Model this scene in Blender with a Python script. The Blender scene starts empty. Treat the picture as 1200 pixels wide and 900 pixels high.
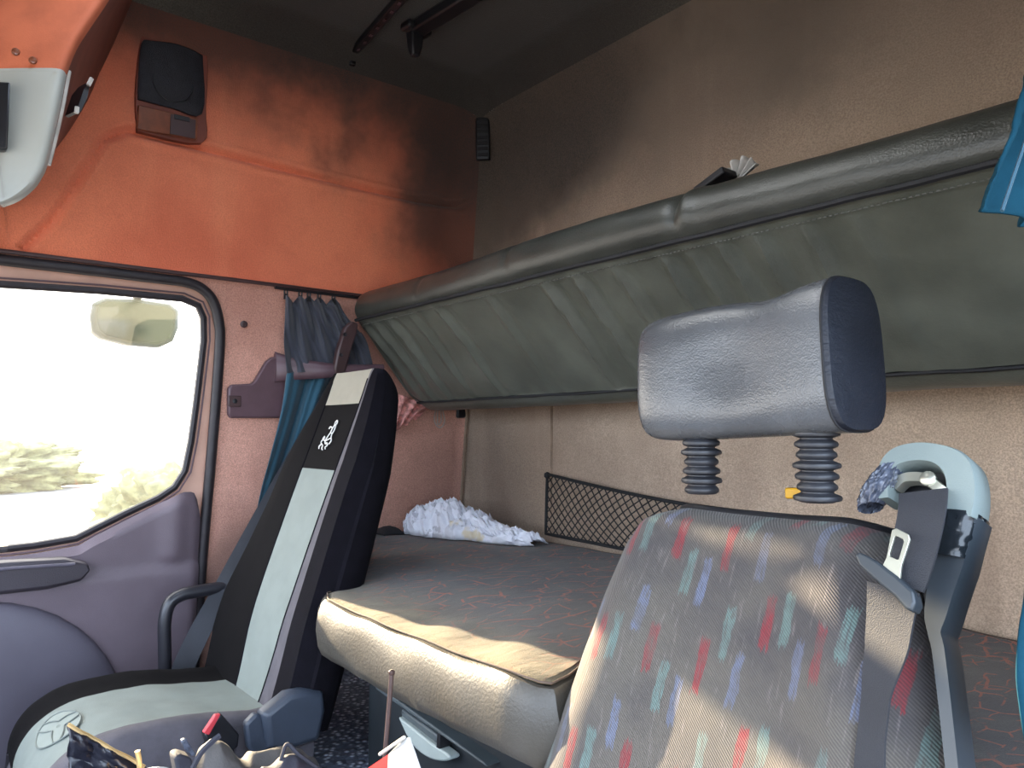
import bpy, bmesh, math, random
from mathutils import Vector, Matrix, noise, geometry
random.seed(4)
PI = math.pi
COL = bpy.context.scene.collection
V = Vector

# ------------------------------------------------------------------ camera
F = 900.0; YAW = math.radians(38.7); PIT = math.atan(58/900.0)
CAM = V((0, 0, 1.04))
_fh = V((-math.cos(YAW), math.sin(YAW), 0)); RT = V((math.sin(YAW), math.cos(YAW), 0))
FW = _fh*math.cos(PIT) + V((0, 0, 1))*math.sin(PIT); UP = RT.cross(FW)
cd = bpy.data.cameras.new('camera'); cam = bpy.data.objects.new('camera', cd); COL.objects.link(cam)
cd.sensor_fit = 'HORIZONTAL'; cd.sensor_width = 36; cd.lens = 36*F/1200; cd.clip_start = 0.02; cd.clip_end = 500
m3 = Matrix((RT, UP, -FW)).transposed()
cam.matrix_world = Matrix.Translation(CAM) @ m3.to_4x4()
bpy.context.scene.camera = cam

def ray(u, v): return FW + RT*((u-600)/F) + UP*((450-v)/F)
def on(u, v, p, n):
    d = ray(u, v); n = V(n); return CAM + d*((V(p)-CAM).dot(n)/d.dot(n))
def atx(u, v, x): return on(u, v, (x, 0, 0), (1, 0, 0))
def aty(u, v, y): return on(u, v, (0, y, 0), (0, 1, 0))
def atz(u, v, z): return on(u, v, (0, 0, z), (0, 0, 1))
def side(u, v, off=0.0):                       # on the leaning passenger side wall
    return on(u, v, (-2.0+off, 0, 0.70), (1, 0, -0.11))
def sx(z): return -2.0 + 0.11*(z-0.70)

# ------------------------------------------------------------------ materials
def s2l(c):
    return tuple(((x/255)/12.92 if x/255 <= .04045 else ((x/255+.055)/1.055)**2.4) for x in c)
class NT:
    def __init__(s, name):
        s.m = bpy.data.materials.new(name); s.m.use_nodes = True
        s.t = s.m.node_tree; s.t.nodes.clear()
        s.o = s.n('ShaderNodeOutputMaterial'); s.b = s.n('ShaderNodeBsdfPrincipled')
        s.l(s.b.outputs[0], s.o.inputs[0])
    def n(s, k, **kw):
        x = s.t.nodes.new(k)
        for a, b in kw.items(): setattr(x, a, b)
        return x
    def l(s, a, b): s.t.links.new(a, b)
    def inp(s, node, key, val):
        if hasattr(val, 'is_linked') or isinstance(val, bpy.types.NodeSocket): s.l(val, node.inputs[key])
        else: node.inputs[key].default_value = val
    def math(s, op, a, b=0.0, c=None):
        x = s.n('ShaderNodeMath', operation=op); s.inp(x, 0, a); s.inp(x, 1, b)
        if c is not None: s.inp(x, 2, c)
        return x.outputs[0]
    def ramp(s, f, lo, hi):
        x = s.n('ShaderNodeMapRange'); x.interpolation_type = 'SMOOTHSTEP'
        s.inp(x, 0, f); s.inp(x, 1, lo); s.inp(x, 2, hi); return x.outputs[0]
    def mix(s, f, a, b):
        x = s.n('ShaderNodeMix', data_type='RGBA'); s.inp(x, 0, f)
        for k, c in ((6, a), (7, b)):
            if isinstance(c, tuple): x.inputs[k].default_value = (*c[:3], 1)
            else: s.l(c, x.inputs[k])
        return x.outputs[2]
    def coord(s, kind='Object'): return s.n('ShaderNodeTexCoord').outputs[kind]
    def scale(s, vec, sc):
        x = s.n('ShaderNodeMapping'); s.l(vec, x.inputs[0]); x.inputs[3].default_value = sc; return x.outputs[0]
    def noise(s, vec, sc, det=4, rough=.55):
        x = s.n('ShaderNodeTexNoise'); s.l(vec, x.inputs['Vector']); x.inputs['Scale'].default_value = sc
        x.inputs['Detail'].default_value = det; x.inputs['Roughness'].default_value = rough; return x.outputs[0]
    def bump(s, h, strength, dist=.002, prev=None):
        x = s.n('ShaderNodeBump'); s.l(h, x.inputs['Height']); x.inputs['Strength'].default_value = strength
        x.inputs['Distance'].default_value = dist
        if prev is not None: s.l(prev, x.inputs['Normal'])
        return x.outputs[0]
    def fin(s, col, rough, normal=None, metal=0, spec=.5, sheen=0):
        if isinstance(col, tuple): s.b.inputs['Base Color'].default_value = (*col[:3], 1)
        else: s.l(col, s.b.inputs['Base Color'])
        s.inp(s.b, 'Roughness', rough); s.b.inputs['Metallic'].default_value = metal
        s.b.inputs['Specular IOR Level'].default_value = spec
        if sheen: s.b.inputs['Sheen Weight'].default_value = sheen
        if normal is not None: s.l(normal, s.b.inputs['Normal'])
        return s.m

def simple(name, c, rough=.5, var=.25, nsc=30, bs=0, bsc=400, metal=0, spec=.5, sheen=0):
    t = NT(name); c = s2l(c); co = t.coord()
    f = t.noise(co, nsc)
    col = t.mix(t.ramp(f, .3, .7), tuple(x*(1-var) for x in c), tuple(min(1, x*(1+var*.6)) for x in c))
    nm = t.bump(t.noise(co, bsc, 2), bs) if bs else None
    return t.fin(col, rough, nm, metal, spec, sheen)

def wall_fabric(name, base, dark, dark_patches=None, orange=None, streak=.5, pile=.5):
    """Worn carpet-like lining: blotchy dirt, vertical water streaks and fine pile."""
    t = NT(name); co = t.coord()
    big = t.noise(co, 2.6, 5, .6); mid = t.noise(co, 14, 4)
    st = t.noise(t.scale(co, (9, 9, .8)), 1.0, 4)
    fine = t.noise(co, 330, 2, .7)
    col = t.mix(t.ramp(big, .35, .72), base, dark)
    col = t.mix(t.math('MULTIPLY', t.ramp(mid, .5, .75), .35), col, dark)
    col = t.mix(t.math('MULTIPLY', t.ramp(st, .52, .75), streak), col, tuple(min(1, x*1.5) for x in base))
    sep = t.n('ShaderNodeSeparateXYZ'); t.l(co, sep.inputs[0]); X, Y, Z = sep.outputs
    if dark_patches:                                   # a dark patch fading out around a point
        for (cx, cy, cz, r, amt) in dark_patches:
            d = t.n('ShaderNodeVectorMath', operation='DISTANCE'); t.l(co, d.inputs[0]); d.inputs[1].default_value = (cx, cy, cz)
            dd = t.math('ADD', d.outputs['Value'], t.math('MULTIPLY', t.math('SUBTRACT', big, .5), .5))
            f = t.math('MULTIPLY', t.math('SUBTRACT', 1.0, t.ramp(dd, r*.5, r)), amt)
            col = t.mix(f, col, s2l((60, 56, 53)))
    if orange:                                 # rust-coloured lining running past the rear corner
        dd = t.math('ADD', X, t.math('MULTIPLY', t.math('SUBTRACT', big, .5), .18))
        col = t.mix(t.math('SUBTRACT', 1.0, t.ramp(dd, -1.93, -1.78)), col, orange)
    fs = t.ramp(fine, .3, .7)
    col = t.mix(t.math('MULTIPLY', fs, pile), col, tuple(x*.35 for x in dark))
    nm = t.bump(fine, .5, .003)
    return t.fin(col, .95, nm, spec=.15, sheen=.15)

M = {}
ORANGE = s2l((240, 140, 104)); ORD = s2l((216, 116, 86))
M['side'] = wall_fabric('rust_lining', ORANGE, ORD, dark_patches=[(-1.7, 1.25, 2.2, .62, .95), (-1.80, 1.45, 1.72, .46, .85), (-1.70, .55, 2.20, .52, .9), (-1.68, .95, 2.25, .52, .95), (-1.75, .1, 2.2, .5, .8)], streak=.2, pile=.2)
M['pillar'] = wall_fabric('salmon_lining', s2l((228, 172, 152)), s2l((196, 142, 124)), dark_patches=[(-1.95, 1.48, .74, .36, .35), (-1.98, .74, .60, .30, .6)], streak=.15)
M['rear'] = wall_fabric('brown_lining', s2l((208, 184, 160)), s2l((176, 152, 132)), dark_patches=[(-1.6, 1.1, 2.1, .75, .93), (-1.75, 1.3, 1.8, .38, .75), (-.5, 1.3, 2.2, .8, .6), (-1.1, 1.38, 2.05, .62, .6), (-1.9, 1.4, .74, .50, .4)], orange=None, streak=.3)
M['ceil'] = wall_fabric('roof_lining', s2l((104, 100, 90)), s2l((74, 71, 66)), dark_patches=[(-1.5, 1.0, 2.1, .75, .9)], streak=0)
M['lower'] = simple('grey_cab_paint', (96, 84, 88), .6)
M['frame_paint'] = simple('door_frame_paint', (206, 164, 144), .5, .1, 12)
M['rubber'] = simple('black_rubber', (36, 30, 34), .5, .3)
M['doorplastic'] = simple('mauve_door_plastic', (100, 87, 94), .5, .1, 8, .25, 500)
M['doordark'] = simple('dark_door_plastic', (55, 49, 55), .45, .15, 8, .2, 500)
M['doorpocket'] = simple('grey_door_plastic', (87, 81, 91), .5, .1, 6, .2, 500)
M['bracket'] = simple('mauve_bracket_plastic', (91, 68, 74), .42, .12, 20)
M['brown_plastic'] = simple('brown_plastic', (70, 50, 50), .4, .15, 20)
M['black'] = simple('black_plastic', (26, 26, 30), .4, .2)
M['blackmatte'] = simple('black_matte', (22, 22, 26), .75, .3)
M['seat_dark'] = simple('charcoal_seat_fabric', (10, 8, 10), .92, .22, 40, .5, 700, spec=.12)
M['seat_side'] = simple('black_seat_fabric', (14, 12, 18), .95, .2, 40, .4, 700, spec=.12)
M['seat_light'] = simple('pale_seat_fabric', (115, 122, 117), .85, .07, 18, .35, 700)
M['seat_cream'] = simple('cream_seat_fabric', (144, 138, 123), .85, .07, 18, .35, 700)
M['seat_mid'] = simple('grey_seat_bolster', (81, 77, 83), .9, .15, 30, .4, 700)
M['white_thread'] = simple('white_thread', (228, 226, 220), .8, .05)
M['emblem'] = simple('stitched_emblem', (109, 115, 110), .8, .05)
M['emblemfill'] = simple('emblem_fill', (124, 131, 125), .8, .05)
M['hinge'] = simple('slate_plastic', (50, 57, 69), .45, .1, 20, .15, 300)
M['metaltube'] = simple('black_painted_tube', (34, 33, 38), .35, .1)
M['belt'] = simple('seat_belt_webbing', (37, 38, 44), .75, .15, 20, .4, 900)
M['curtain'] = simple('teal_curtain', (39, 81, 99), .85, .12, 12, .25, 700, sheen=.2)
M['curtain_shaded'] = simple('faded_shaded_curtain', (60, 62, 72), .9, .15, 12, .25, 700, sheen=.2)  # faded slate for the upper drape, with its shade put into the colour
M['bluecurtain'] = simple('blue_curtain', (18, 58, 74), .9, .15, 14, .25, 700, spec=.1)
M['net'] = simple('black_net_cord', (24, 24, 26), .8)
M['tee'] = simple('white_cotton', (226, 226, 234), .9, .08, 9, .2, 500)
def tee_mat():
    t = NT('printed_white_cotton'); co = t.coord()
    n1 = t.noise(co, 34, 3); n2 = t.noise(co, 11, 3)
    sep = t.n('ShaderNodeSeparateXYZ'); t.l(co, sep.inputs[0])
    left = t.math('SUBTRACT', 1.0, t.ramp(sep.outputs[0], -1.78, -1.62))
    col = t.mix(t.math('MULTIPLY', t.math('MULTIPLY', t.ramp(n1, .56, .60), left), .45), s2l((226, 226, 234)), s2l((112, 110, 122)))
    col = t.mix(t.math('MULTIPLY', t.ramp(n2, .62, .68), .55), col, s2l((214, 186, 110)))
    return t.fin(col, .9, t.bump(t.noise(co, 60, 4), .4, .006))
M['tee'] = tee_mat()
M['lace'] = simple('pink_lace', (214, 150, 140), .9, .45, 90)
M['string'] = simple('white_string', (186, 170, 158), .8)
M['silver'] = simple('silver_plastic', (168, 169, 161), .38, .06, 6)
M['console'] = simple('rust_console', (190, 100, 66), .8, .16, 14, .2, 500)
M['consoleend'] = simple('brown_console_end', (122, 68, 52), .75, .15, 14)
M['strip'] = simple('pale_strip', (189, 183, 174), .4)
M['speakergrille'] = simple('speaker_grille', (28, 27, 34), .6, .3, 60, .8, 500)
M['speakerbox'] = simple('speaker_surround', (118, 58, 42), .6, .2, 20)
M['amber'] = simple('amber_lens', (128, 72, 48), .3, .25, 40)
M['leather'] = None
M['tower'] = simple('grey_belt_tower', (117, 128, 126), .45, .08, 10, .15, 600)
M['towerdark'] = simple('dark_belt_tower', (46, 52, 58), .4, .12, 10)
M['tape'] = simple('black_tape', (26, 30, 34), .22, .2, 20)
M['crinkle'] = simple('crinkled_plastic_wrap', (72, 77, 90), .25, .5, 160)
M['steel'] = simple('brushed_steel', (190, 190, 176), .3, .08, 20, metal=.8)
M['red'] = simple('red_plastic', (196, 62, 70), .4, .1)
M['redprint'] = simple('red_print', (214, 34, 40), .45, .05)
M['paper'] = simple('white_paper', (183, 181, 177), .6, .06)
M['gold'] = simple('gold_edge', (200, 168, 116), .35, .1, metal=.5)
M['bagblack'] = simple('black_leatherette', (24, 24, 34), .32, .2, 14, .4, 120)
M['jacket'] = simple('grey_jacket', (70, 67, 66), .8, .2, 14, .3, 300)
M['jacketdark'] = simple('dark_jacket', (40, 40, 50), .8, .2, 14, .3, 300)
M['rod'] = simple('brown_rod', (74, 56, 52), .35, .1)
M['locker'] = simple('black_locker', (36, 40, 44), .45, .2, 20)
M['lockerpanel'] = simple('grey_locker_panel', (66, 74, 78), .5, .12, 20)
M['pale'] = simple('pale_grey_plastic', (150, 160, 158), .45, .05)
M['carpet'] = None
M['seam'] = simple('brown_seam', (92, 76, 66), .8)
M['bellows'] = simple('grey_rubber_bellows', (42, 43, 48), .45, .15)
M['skin'] = simple('outer_cab_paint', (150, 156, 146), .4, .05)
M['stitch'] = simple('grey_stitching', (96, 96, 90), .8)
M['yellow'] = simple('yellow_tag', (214, 160, 30), .5)
M['bead'] = simple('pale_bead', (140, 118, 98), .7)
M['mirrorface'] = simple('mirror_face', (40, 49, 37), .25, .1)
M['mirror'] = simple('mirror_housing', (44, 50, 40), .5, .1)
M['ground'] = simple('pale_yard', (128, 126, 124), .95, .3, .6)
M['leaf'] = simple('yellow_foliage', (118, 114, 77), .9, .4, 3)

def leather(name, c, wr=.6, rough=.4, pebble=170):
    t = NT(name); co = t.coord(); c = s2l(c)
    v = t.n('ShaderNodeTexVoronoi'); t.l(co, v.inputs['Vector']); v.inputs['Scale'].default_value = pebble*2
    w = t.noise(t.scale(co, (1, 1, 2.5)), 38, 5, .6)
    nm = t.bump(v.outputs['Distance'], .25, .0012); nm = t.bump(w, wr, .006, nm)
    f = t.noise(co, 9, 4)
    col = t.mix(t.ramp(f, .3, .75), tuple(x*.78 for x in c), tuple(x*1.2 for x in c))
    return t.fin(col, t.math('ADD', t.math('MULTIPLY', f, .2), rough-.1), nm, spec=.5)
M['leather'] = leather('bunk_leatherette', (88, 90, 81), .2, .38)
M['rollshaded'] = leather('shaded_roll_leatherette', (58, 59, 54), .14, .36)  # same leatherette as the panel, its colour darkened to shade the roll
M['headleather'] = leather('headrest_leatherette', (82, 84, 87), .09, .26, 260)
M['headside'] = leather('headrest_side_leatherette', (22, 26, 36), .35, .5)

def seat_weave():
    """Grey twill with columns of short red, teal and blue dashes; UV is in metres."""
    t = NT('dashed_seat_weave'); uv = t.coord('UV')
    sep = t.n('ShaderNodeSeparateXYZ'); t.l(uv, sep.inputs[0]); U, Vv = sep.outputs[0], sep.outputs[1]
    co = t.coord()
    wob = t.math('MULTIPLY', t.math('SUBTRACT', t.noise(co, 60, 3), .5), .006)
    U2 = t.math('ADD', U, wob)
    cu = t.math('DIVIDE', U2, .0215); ci = t.math('FLOOR', cu); fu = t.math('FRACT', cu)
    wn = t.n('ShaderNodeTexWhiteNoise', noise_dimensions='1D'); t.l(ci, wn.inputs['W'])
    fv0 = t.math('ADD', t.math('DIVIDE', t.math('ADD', Vv, wob), .125), wn.outputs['Value']); fv = t.math('FRACT', fv0)
    mu = t.math('LESS_THAN', t.math('ABSOLUTE', t.math('SUBTRACT', t.math('ADD', fu, t.math('MULTIPLY', t.math('SUBTRACT', t.noise(t.scale(uv, (90, 30, 1)), 1.0, 3), .5), .35)), .5)), .25)
    mv = t.math('LESS_THAN', t.math('ABSOLUTE', t.math('SUBTRACT', t.math('ADD', fv, t.math('MULTIPLY', t.math('SUBTRACT', t.noise(t.scale(uv, (600, 20, 1)), 1.0, 2), .5), .22)), .5)), .2)
    fray = t.ramp(t.noise(t.scale(uv, (420, 46, 1)), 1.0, 3), .34, .5)
    dash = t.math('MULTIPLY', t.math('MULTIPLY', mu, mv), t.math('ADD', t.math('MULTIPLY', fray, .75), .25))
    k = t.math('MODULO', t.math('ADD', ci, 300), 3)
    cc = t.mix(t.math('LESS_THAN', k, .5), t.mix(t.math('LESS_THAN', k, 1.5), s2l((104, 112, 138)), s2l((100, 122, 118))), s2l((136, 36, 46)))
    worn = t.ramp(t.noise(co, 25, 4), .3, .6)
    base = t.mix(t.ramp(t.noise(co, 7, 4), .35, .7), s2l((72, 68, 69)), s2l((97, 91, 84)))
    # threads of faint colour between the dashes
    th = t.ramp(t.noise(t.scale(uv, (240, 26, 1)), 1.0, 3), .58, .72)
    base = t.mix(t.math('MULTIPLY', th, .35), base, s2l((140, 130, 128)))
    col = t.mix(t.math('MULTIPLY', dash, t.math('ADD', t.math('MULTIPLY', worn, .55), .22)), base, cc)
    tw = t.math('SINE', t.math('MULTIPLY', t.math('ADD', t.math('MULTIPLY', U, 1.0), t.math('MULTIPLY', Vv, 1.15)), 2*PI/.0036))
    tw = t.math('ADD', t.math('MULTIPLY', tw, .5), .5)
    fine = t.noise(co, 900, 2)
    col = t.mix(t.math('MULTIPLY', tw, .5), col, s2l((38, 37, 40)))
    nm = t.bump(t.math('ADD', tw, t.math('MULTIPLY', fine, .6)), .45, .0015)
    return t.fin(col, .92, nm, spec=.2, sheen=.15)
M['weave'] = seat_weave()

def bunk_fabric():
    """Dark cover with a tangle of thin orange lines, worn to plain tan along the front edge."""
    t = NT('bunk_cover_fabric'); co = t.coord()
    sep = t.n('ShaderNodeSeparateXYZ'); t.l(co, sep.inputs[0]); X, Y, Z = sep.outputs
    warp = t.n('ShaderNodeTexNoise'); t.l(co, warp.inputs['Vector']); warp.inputs['Scale'].default_value = 9
    ad = t.n('ShaderNodeVectorMath', operation='MULTIPLY_ADD'); t.l(warp.outputs['Color'], ad.inputs[0])
    ad.inputs[1].default_value = (.05, .05, .05); t.l(co, ad.inputs[2])
    lines = None
    for sc, th, nz in ((13, .030, 21), (21, .032, 33)):
        v = t.n('ShaderNodeTexVoronoi', feature='DISTANCE_TO_EDGE', voronoi_dimensions='2D')
        mp = t.n('ShaderNodeMapping'); t.l(ad.outputs[0], mp.inputs[0]); mp.inputs[2].default_value = (0, 0, sc*.2); mp.inputs[3].default_value = (1.35, .8, 1)
        t.l(mp.outputs[0], v.inputs['Vector']); v.inputs['Scale'].default_value = sc
        ln = t.math('MULTIPLY', t.math('LESS_THAN', v.outputs['Distance'], th), t.ramp(t.noise(co, nz, 2), .46, .56))
        lines = ln if lines is None else t.math('MAXIMUM', lines, ln)
    worn = t.ramp(t.math('ADD', Y, t.math('MULTIPLY', t.math('SUBTRACT', t.noise(co, 5, 4), .5), .16)), -.39, -.20)
    base = t.mix(t.ramp(t.noise(co, 6, 4), .35, .7), s2l((80, 75, 74)), s2l((98, 92, 86)))
    tan = t.mix(t.ramp(t.noise(co, 20, 4), .3, .7), s2l((98, 89, 70)), s2l((120, 108, 84)))
    base = t.mix(worn, tan, base)
    col = t.mix(t.math('MULTIPLY', lines, t.math('ADD', t.math('MULTIPLY', worn, .6), .12)), base, s2l((168, 92, 66)))
    fine = t.noise(co, 600, 2)
    col = t.mix(t.math('MULTIPLY', t.ramp(fine, .3, .7), .3), col, s2l((48, 46, 46)))
    nm = t.bump(fine, .4, .002); nm = t.bump(t.noise(t.scale(co, (1, .35, 1)), 34, 3), .35, .008, nm)
    return t.fin(col, .93, nm, spec=.15, sheen=.1)
M['bunkfab'] = bunk_fabric()
M['vinyl'] = simple('grey_vinyl_edge', (69, 65, 59), .45, .2, 9, .3, 260)

def carpet():
    t = NT('granular_rubber_mat'); co = t.coord()
    v = t.n('ShaderNodeTexVoronoi'); t.l(co, v.inputs['Vector']); v.inputs['Scale'].default_value = 75
    col = t.mix(t.ramp(v.outputs['Distance'], .1, .5), s2l((214, 220, 232)), s2l((92, 98, 114)))
    inv = t.math('SUBTRACT', 1.0, v.outputs['Distance'])
    return t.fin(col, .6, t.bump(inv, .9, .006))
M['carpet'] = carpet()

def glass():
    """Dusty door glass: mostly clear, a film of dust that scatters the daylight, a faint reflection."""
    t = NT('dusty_glass'); t.t.nodes.remove(t.b)
    tr = t.n('ShaderNodeBsdfTransparent'); tl = t.n('ShaderNodeBsdfTranslucent'); gl = t.n('ShaderNodeBsdfGlossy')
    tl.inputs[0].default_value = (.9, .9, .88, 1); gl.inputs['Roughness'].default_value = .02
    m1 = t.n('ShaderNodeMixShader'); m2 = t.n('ShaderNodeMixShader')
    f = t.math('ADD', t.math('MULTIPLY', t.noise(t.coord(), 6, 4), .02), .010)
    t.l(f, m1.inputs[0]); t.l(tr.outputs[0], m1.inputs[1]); t.l(tl.outputs[0], m1.inputs[2])
    m2.inputs[0].default_value = .05; t.l(m1.outputs[0], m2.inputs[1]); t.l(gl.outputs[0], m2.inputs[2])
    t.l(m2.outputs[0], t.o.inputs[0]); return t.m
M['glass'] = glass()

# ------------------------------------------------------------------ object helpers
ORG = {}
def tag(o, label=None, cat=None, group=None, kind=None):
    if label: o['label'] = label
    if cat: o['category'] = cat
    if group: o['group'] = group
    if kind: o['kind'] = kind
    return o
def thing(name, loc, label=None, cat=None, group=None, kind=None):
    o = bpy.data.objects.new(name, None); COL.objects.link(o); o.location = loc; o.empty_display_size = .05
    ORG[o] = V(loc); return tag(o, label, cat, group, kind)
class G:
    """Collects geometry in world coordinates."""
    def __init__(s): s.v = []; s.f = []; s.uv = {}; s.mi = []
    def add(s, vs, fs, mi=0):
        b = len(s.v); s.v += [V(p) for p in vs]; s.f += [tuple(b+i for i in f) for f in fs]; s.mi += [mi]*len(fs); return b
    def grid(s, fn, nu, nv, close=False, uvf=None, mi=0):
        vs = [fn(i/nu, j/nv) for j in range(nv+1) for i in range(nu if close else nu+1)]
        w = nu if close else nu+1
        fs = [(j*w+i, j*w+(i+1) % w, (j+1)*w+(i+1) % w, (j+1)*w+i) for j in range(nv) for i in range(nu)]
        b = s.add(vs, fs, mi)
        if uvf:
            for j in range(nv+1):
                for i in range(w): s.uv[b+j*w+i] = uvf(i/nu, j/nv)
        return b
    def loft(s, rings, caps=True, closed=True, mi=0):
        n = len(rings[0]); vs = [p for r in rings for p in r]; fs = []
        for k in range(len(rings)-1):
            for i in range(n if closed else n-1):
                fs.append((k*n+i, k*n+(i+1) % n, (k+1)*n+(i+1) % n, (k+1)*n+i))
        if caps: fs.append(tuple(range(n-1, -1, -1))); fs.append(tuple((len(rings)-1)*n+i for i in range(n)))
        return s.add(vs, fs, mi)
    def tube(s, pts, r, n=10, caps=True, flat=None, mi=0, closed=False):
        pts = [V(p) for p in pts]; rings = []; ref = None
        for k, p in enumerate(pts):
            if closed: d = pts[(k+1) % len(pts)]-pts[k-1]
            else: d = pts[min(k+1, len(pts)-1)]-pts[max(k-1, 0)]
            d.normalize()
            if ref is None: ref = V((0, 0, 1)) if abs(d.z) < .9 else V((1, 0, 0))
            a = (ref - d*ref.dot(d)).normalized(); b = d.cross(a); ref = a
            rr = r[k] if isinstance(r, (list, tuple)) else r
            rings.append([p + a*(math.cos(2*PI*i/n)*rr) + b*(math.sin(2*PI*i/n)*rr*(flat or 1)) for i in range(n)])
        if closed: rings.append(rings[0]); caps = False
        return s.loft(rings, caps, mi=mi)
    def ribbon(s, pts, dirs, w, th=.0015):
        """A strap: a centre line, the direction of its width at each point, its width and thickness."""
        pts = [V(p) for p in pts]; rings = []
        for k, p in enumerate(pts):
            d = (pts[min(k+1, len(pts)-1)]-pts[max(k-1, 0)]).normalized()
            a = V(dirs[k]); a = (a-d*a.dot(d)).normalized(); b = d.cross(a)
            ww = (w[k] if isinstance(w, (list, tuple)) else w)/2
            rings.append([p-a*ww-b*th, p+a*ww-b*th, p+a*ww+b*th, p-a*ww+b*th])
        return s.loft(rings)
    def build(s, name, mat, parent=None, smooth=True, bevel=0, seg=2, sub=0, solid=0, weld=False, sharp=42):
        org = ORG.get(parent, V((0, 0, 0)))
        me = bpy.data.meshes.new(name); me.from_pydata([p-org for p in s.v], [], s.f)
        mats = mat if isinstance(mat, list) else [mat]
        for x in mats: me.materials.append(x)
        if len(mats) > 1: me.polygons.foreach_set('material_index', s.mi)
        if s.uv:
            ul = me.uv_layers.new(name='UVMap')
            for lp in me.loops: ul.data[lp.index].uv = s.uv.get(lp.vertex_index, (0, 0))
        bm = bmesh.new(); bm.from_mesh(me)
        if weld: bmesh.ops.remove_doubles(bm, verts=bm.verts, dist=1e-5)
        bmesh.ops.recalc_face_normals(bm, faces=bm.faces); bm.to_mesh(me); bm.free()
        if smooth:
            me.polygons.foreach_set('use_smooth', [True]*len(me.polygons))
            me.set_sharp_from_angle(angle=math.radians(sharp))
        o = bpy.data.objects.new(name, me); COL.objects.link(o)
        if parent: o.parent = parent
        ORG[o] = org
        if bevel:
            b = o.modifiers.new('bevel', 'BEVEL'); b.width = bevel; b.segments = seg; b.limit_method = 'ANGLE'; b.angle_limit = math.radians(35)
        if solid:
            b = o.modifiers.new('solid', 'SOLIDIFY'); b.thickness = solid; b.offset = 0
        if sub:
            b = o.modifiers.new('sub', 'SUBSURF'); b.levels = sub; b.render_levels = sub
        return o
def box(g, a, b, mi=0):
    (x0, y0, z0), (x1, y1, z1) = a, b
    return g.add([(x0, y0, z0), (x1, y0, z0), (x1, y1, z0), (x0, y1, z0), (x0, y0, z1), (x1, y0, z1), (x1, y1, z1), (x0, y1, z1)],
                 [(0, 3, 2, 1), (4, 5, 6, 7), (0, 1, 5, 4), (1, 2, 6, 5), (2, 3, 7, 6), (3, 0, 4, 7)], mi)
def obox(g, c, ax, ay, az, mi=0):
    """Oriented box: centre and three half-axis vectors."""
    c, ax, ay, az = V(c), V(ax), V(ay), V(az)
    vs = [c+ax*i+ay*j+az*k for k in (-1, 1) for (i, j) in ((-1, -1), (1, -1), (1, 1), (-1, 1))]
    return g.add(vs, [(0, 3, 2, 1), (4, 5, 6, 7), (0, 1, 5, 4), (1, 2, 6, 5), (2, 3, 7, 6), (3, 0, 4, 7)], mi)
def prism(g, pts, off, mi=0):
    """A flat outline (3-D points) given thickness along off."""
    pts = [V(p) for p in pts]; off = V(off); n = len(pts)
    return g.loft([pts, [p+off for p in pts]], mi=mi)
def lathe(g, c, prof, n=20, axis=V((0, 0, 1)), mi=0):
    a = axis.orthogonal().normalized(); b = axis.cross(a); c = V(c)
    g.loft([[c+axis*h+a*(math.cos(2*PI*i/n)*r)+b*(math.sin(2*PI*i/n)*r) for i in range(n)] for (r, h) in prof], mi=mi)
def spline(pts, n=8):
    """Catmull-Rom through points."""
    pts = [V(p) for p in pts]; out = []
    for k in range(len(pts)-1):
        p0, p1, p2, p3 = pts[max(k-1, 0)], pts[k], pts[k+1], pts[min(k+2, len(pts)-1)]
        for i in range(n):
            t = i/n
            out.append(.5*((2*p1)+(p2-p0)*t+(2*p0-5*p1+4*p2-p3)*t*t+(3*p1-p0-3*p2+p3)*t**3))
    out.append(pts[-1]); return out
def interp(x, tab):
    if x <= tab[0][0]: return tab[0][1]
    for (a, b), (c, d) in zip(tab, tab[1:]):
        if x <= c:
            t = (x-a)/(c-a); t = t*t*(3-2*t) if len(tab) < 3 else t
            return b+(d-b)*t
    return tab[-1][1]
def sm(a, b, x):
    t = max(0, min(1, (x-a)/(b-a))); return t*t*(3-2*t)
def ga(x, w): return math.exp(-(x/w)**2)
def nz(p, sc=1, oct=3): return noise.fractal(V(p)*sc, 1.0, 2.0, oct)

# ------------------------------------------------------------------ the cab shell
YR, ZT, YF, XR = 1.384, 2.06, -0.62, 0.06
ZH = 1.425                                      # lower edge of the roof lining
RZ = .20
def rr(z): return .03 + .11*sm(1.32, 1.55, z)
def shell(x, y, z):
    """Round the corners of the box-shaped cab, then lean the passenger side inwards."""
    r = rr(z); lo = V((-2.0+r, -9, -9)); hi = V((9, YR-r, ZT-RZ))
    q = V((max(lo.x, x), min(hi.y, y), min(hi.z, z))); d = V((x, y, z))-q
    if d.length > 1e-9:
        rad = V((r if abs(d.x) > 1e-9 else 0, r if abs(d.y) > 1e-9 else 0, RZ if abs(d.z) > 1e-9 else 0))
        e = V((d.x/r, d.y/r, d.z/RZ)); m = max(abs(e.x), abs(e.y), abs(e.z))
        if e.length > 1e-9: e = e*(m/e.length)
        p = q+V((e.x*r, e.y*r, e.z*RZ))
    else: p = q
    p.x += .11*(p.z-.70)*max(0, min(1, -p.x/2.0))
    return p
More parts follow.
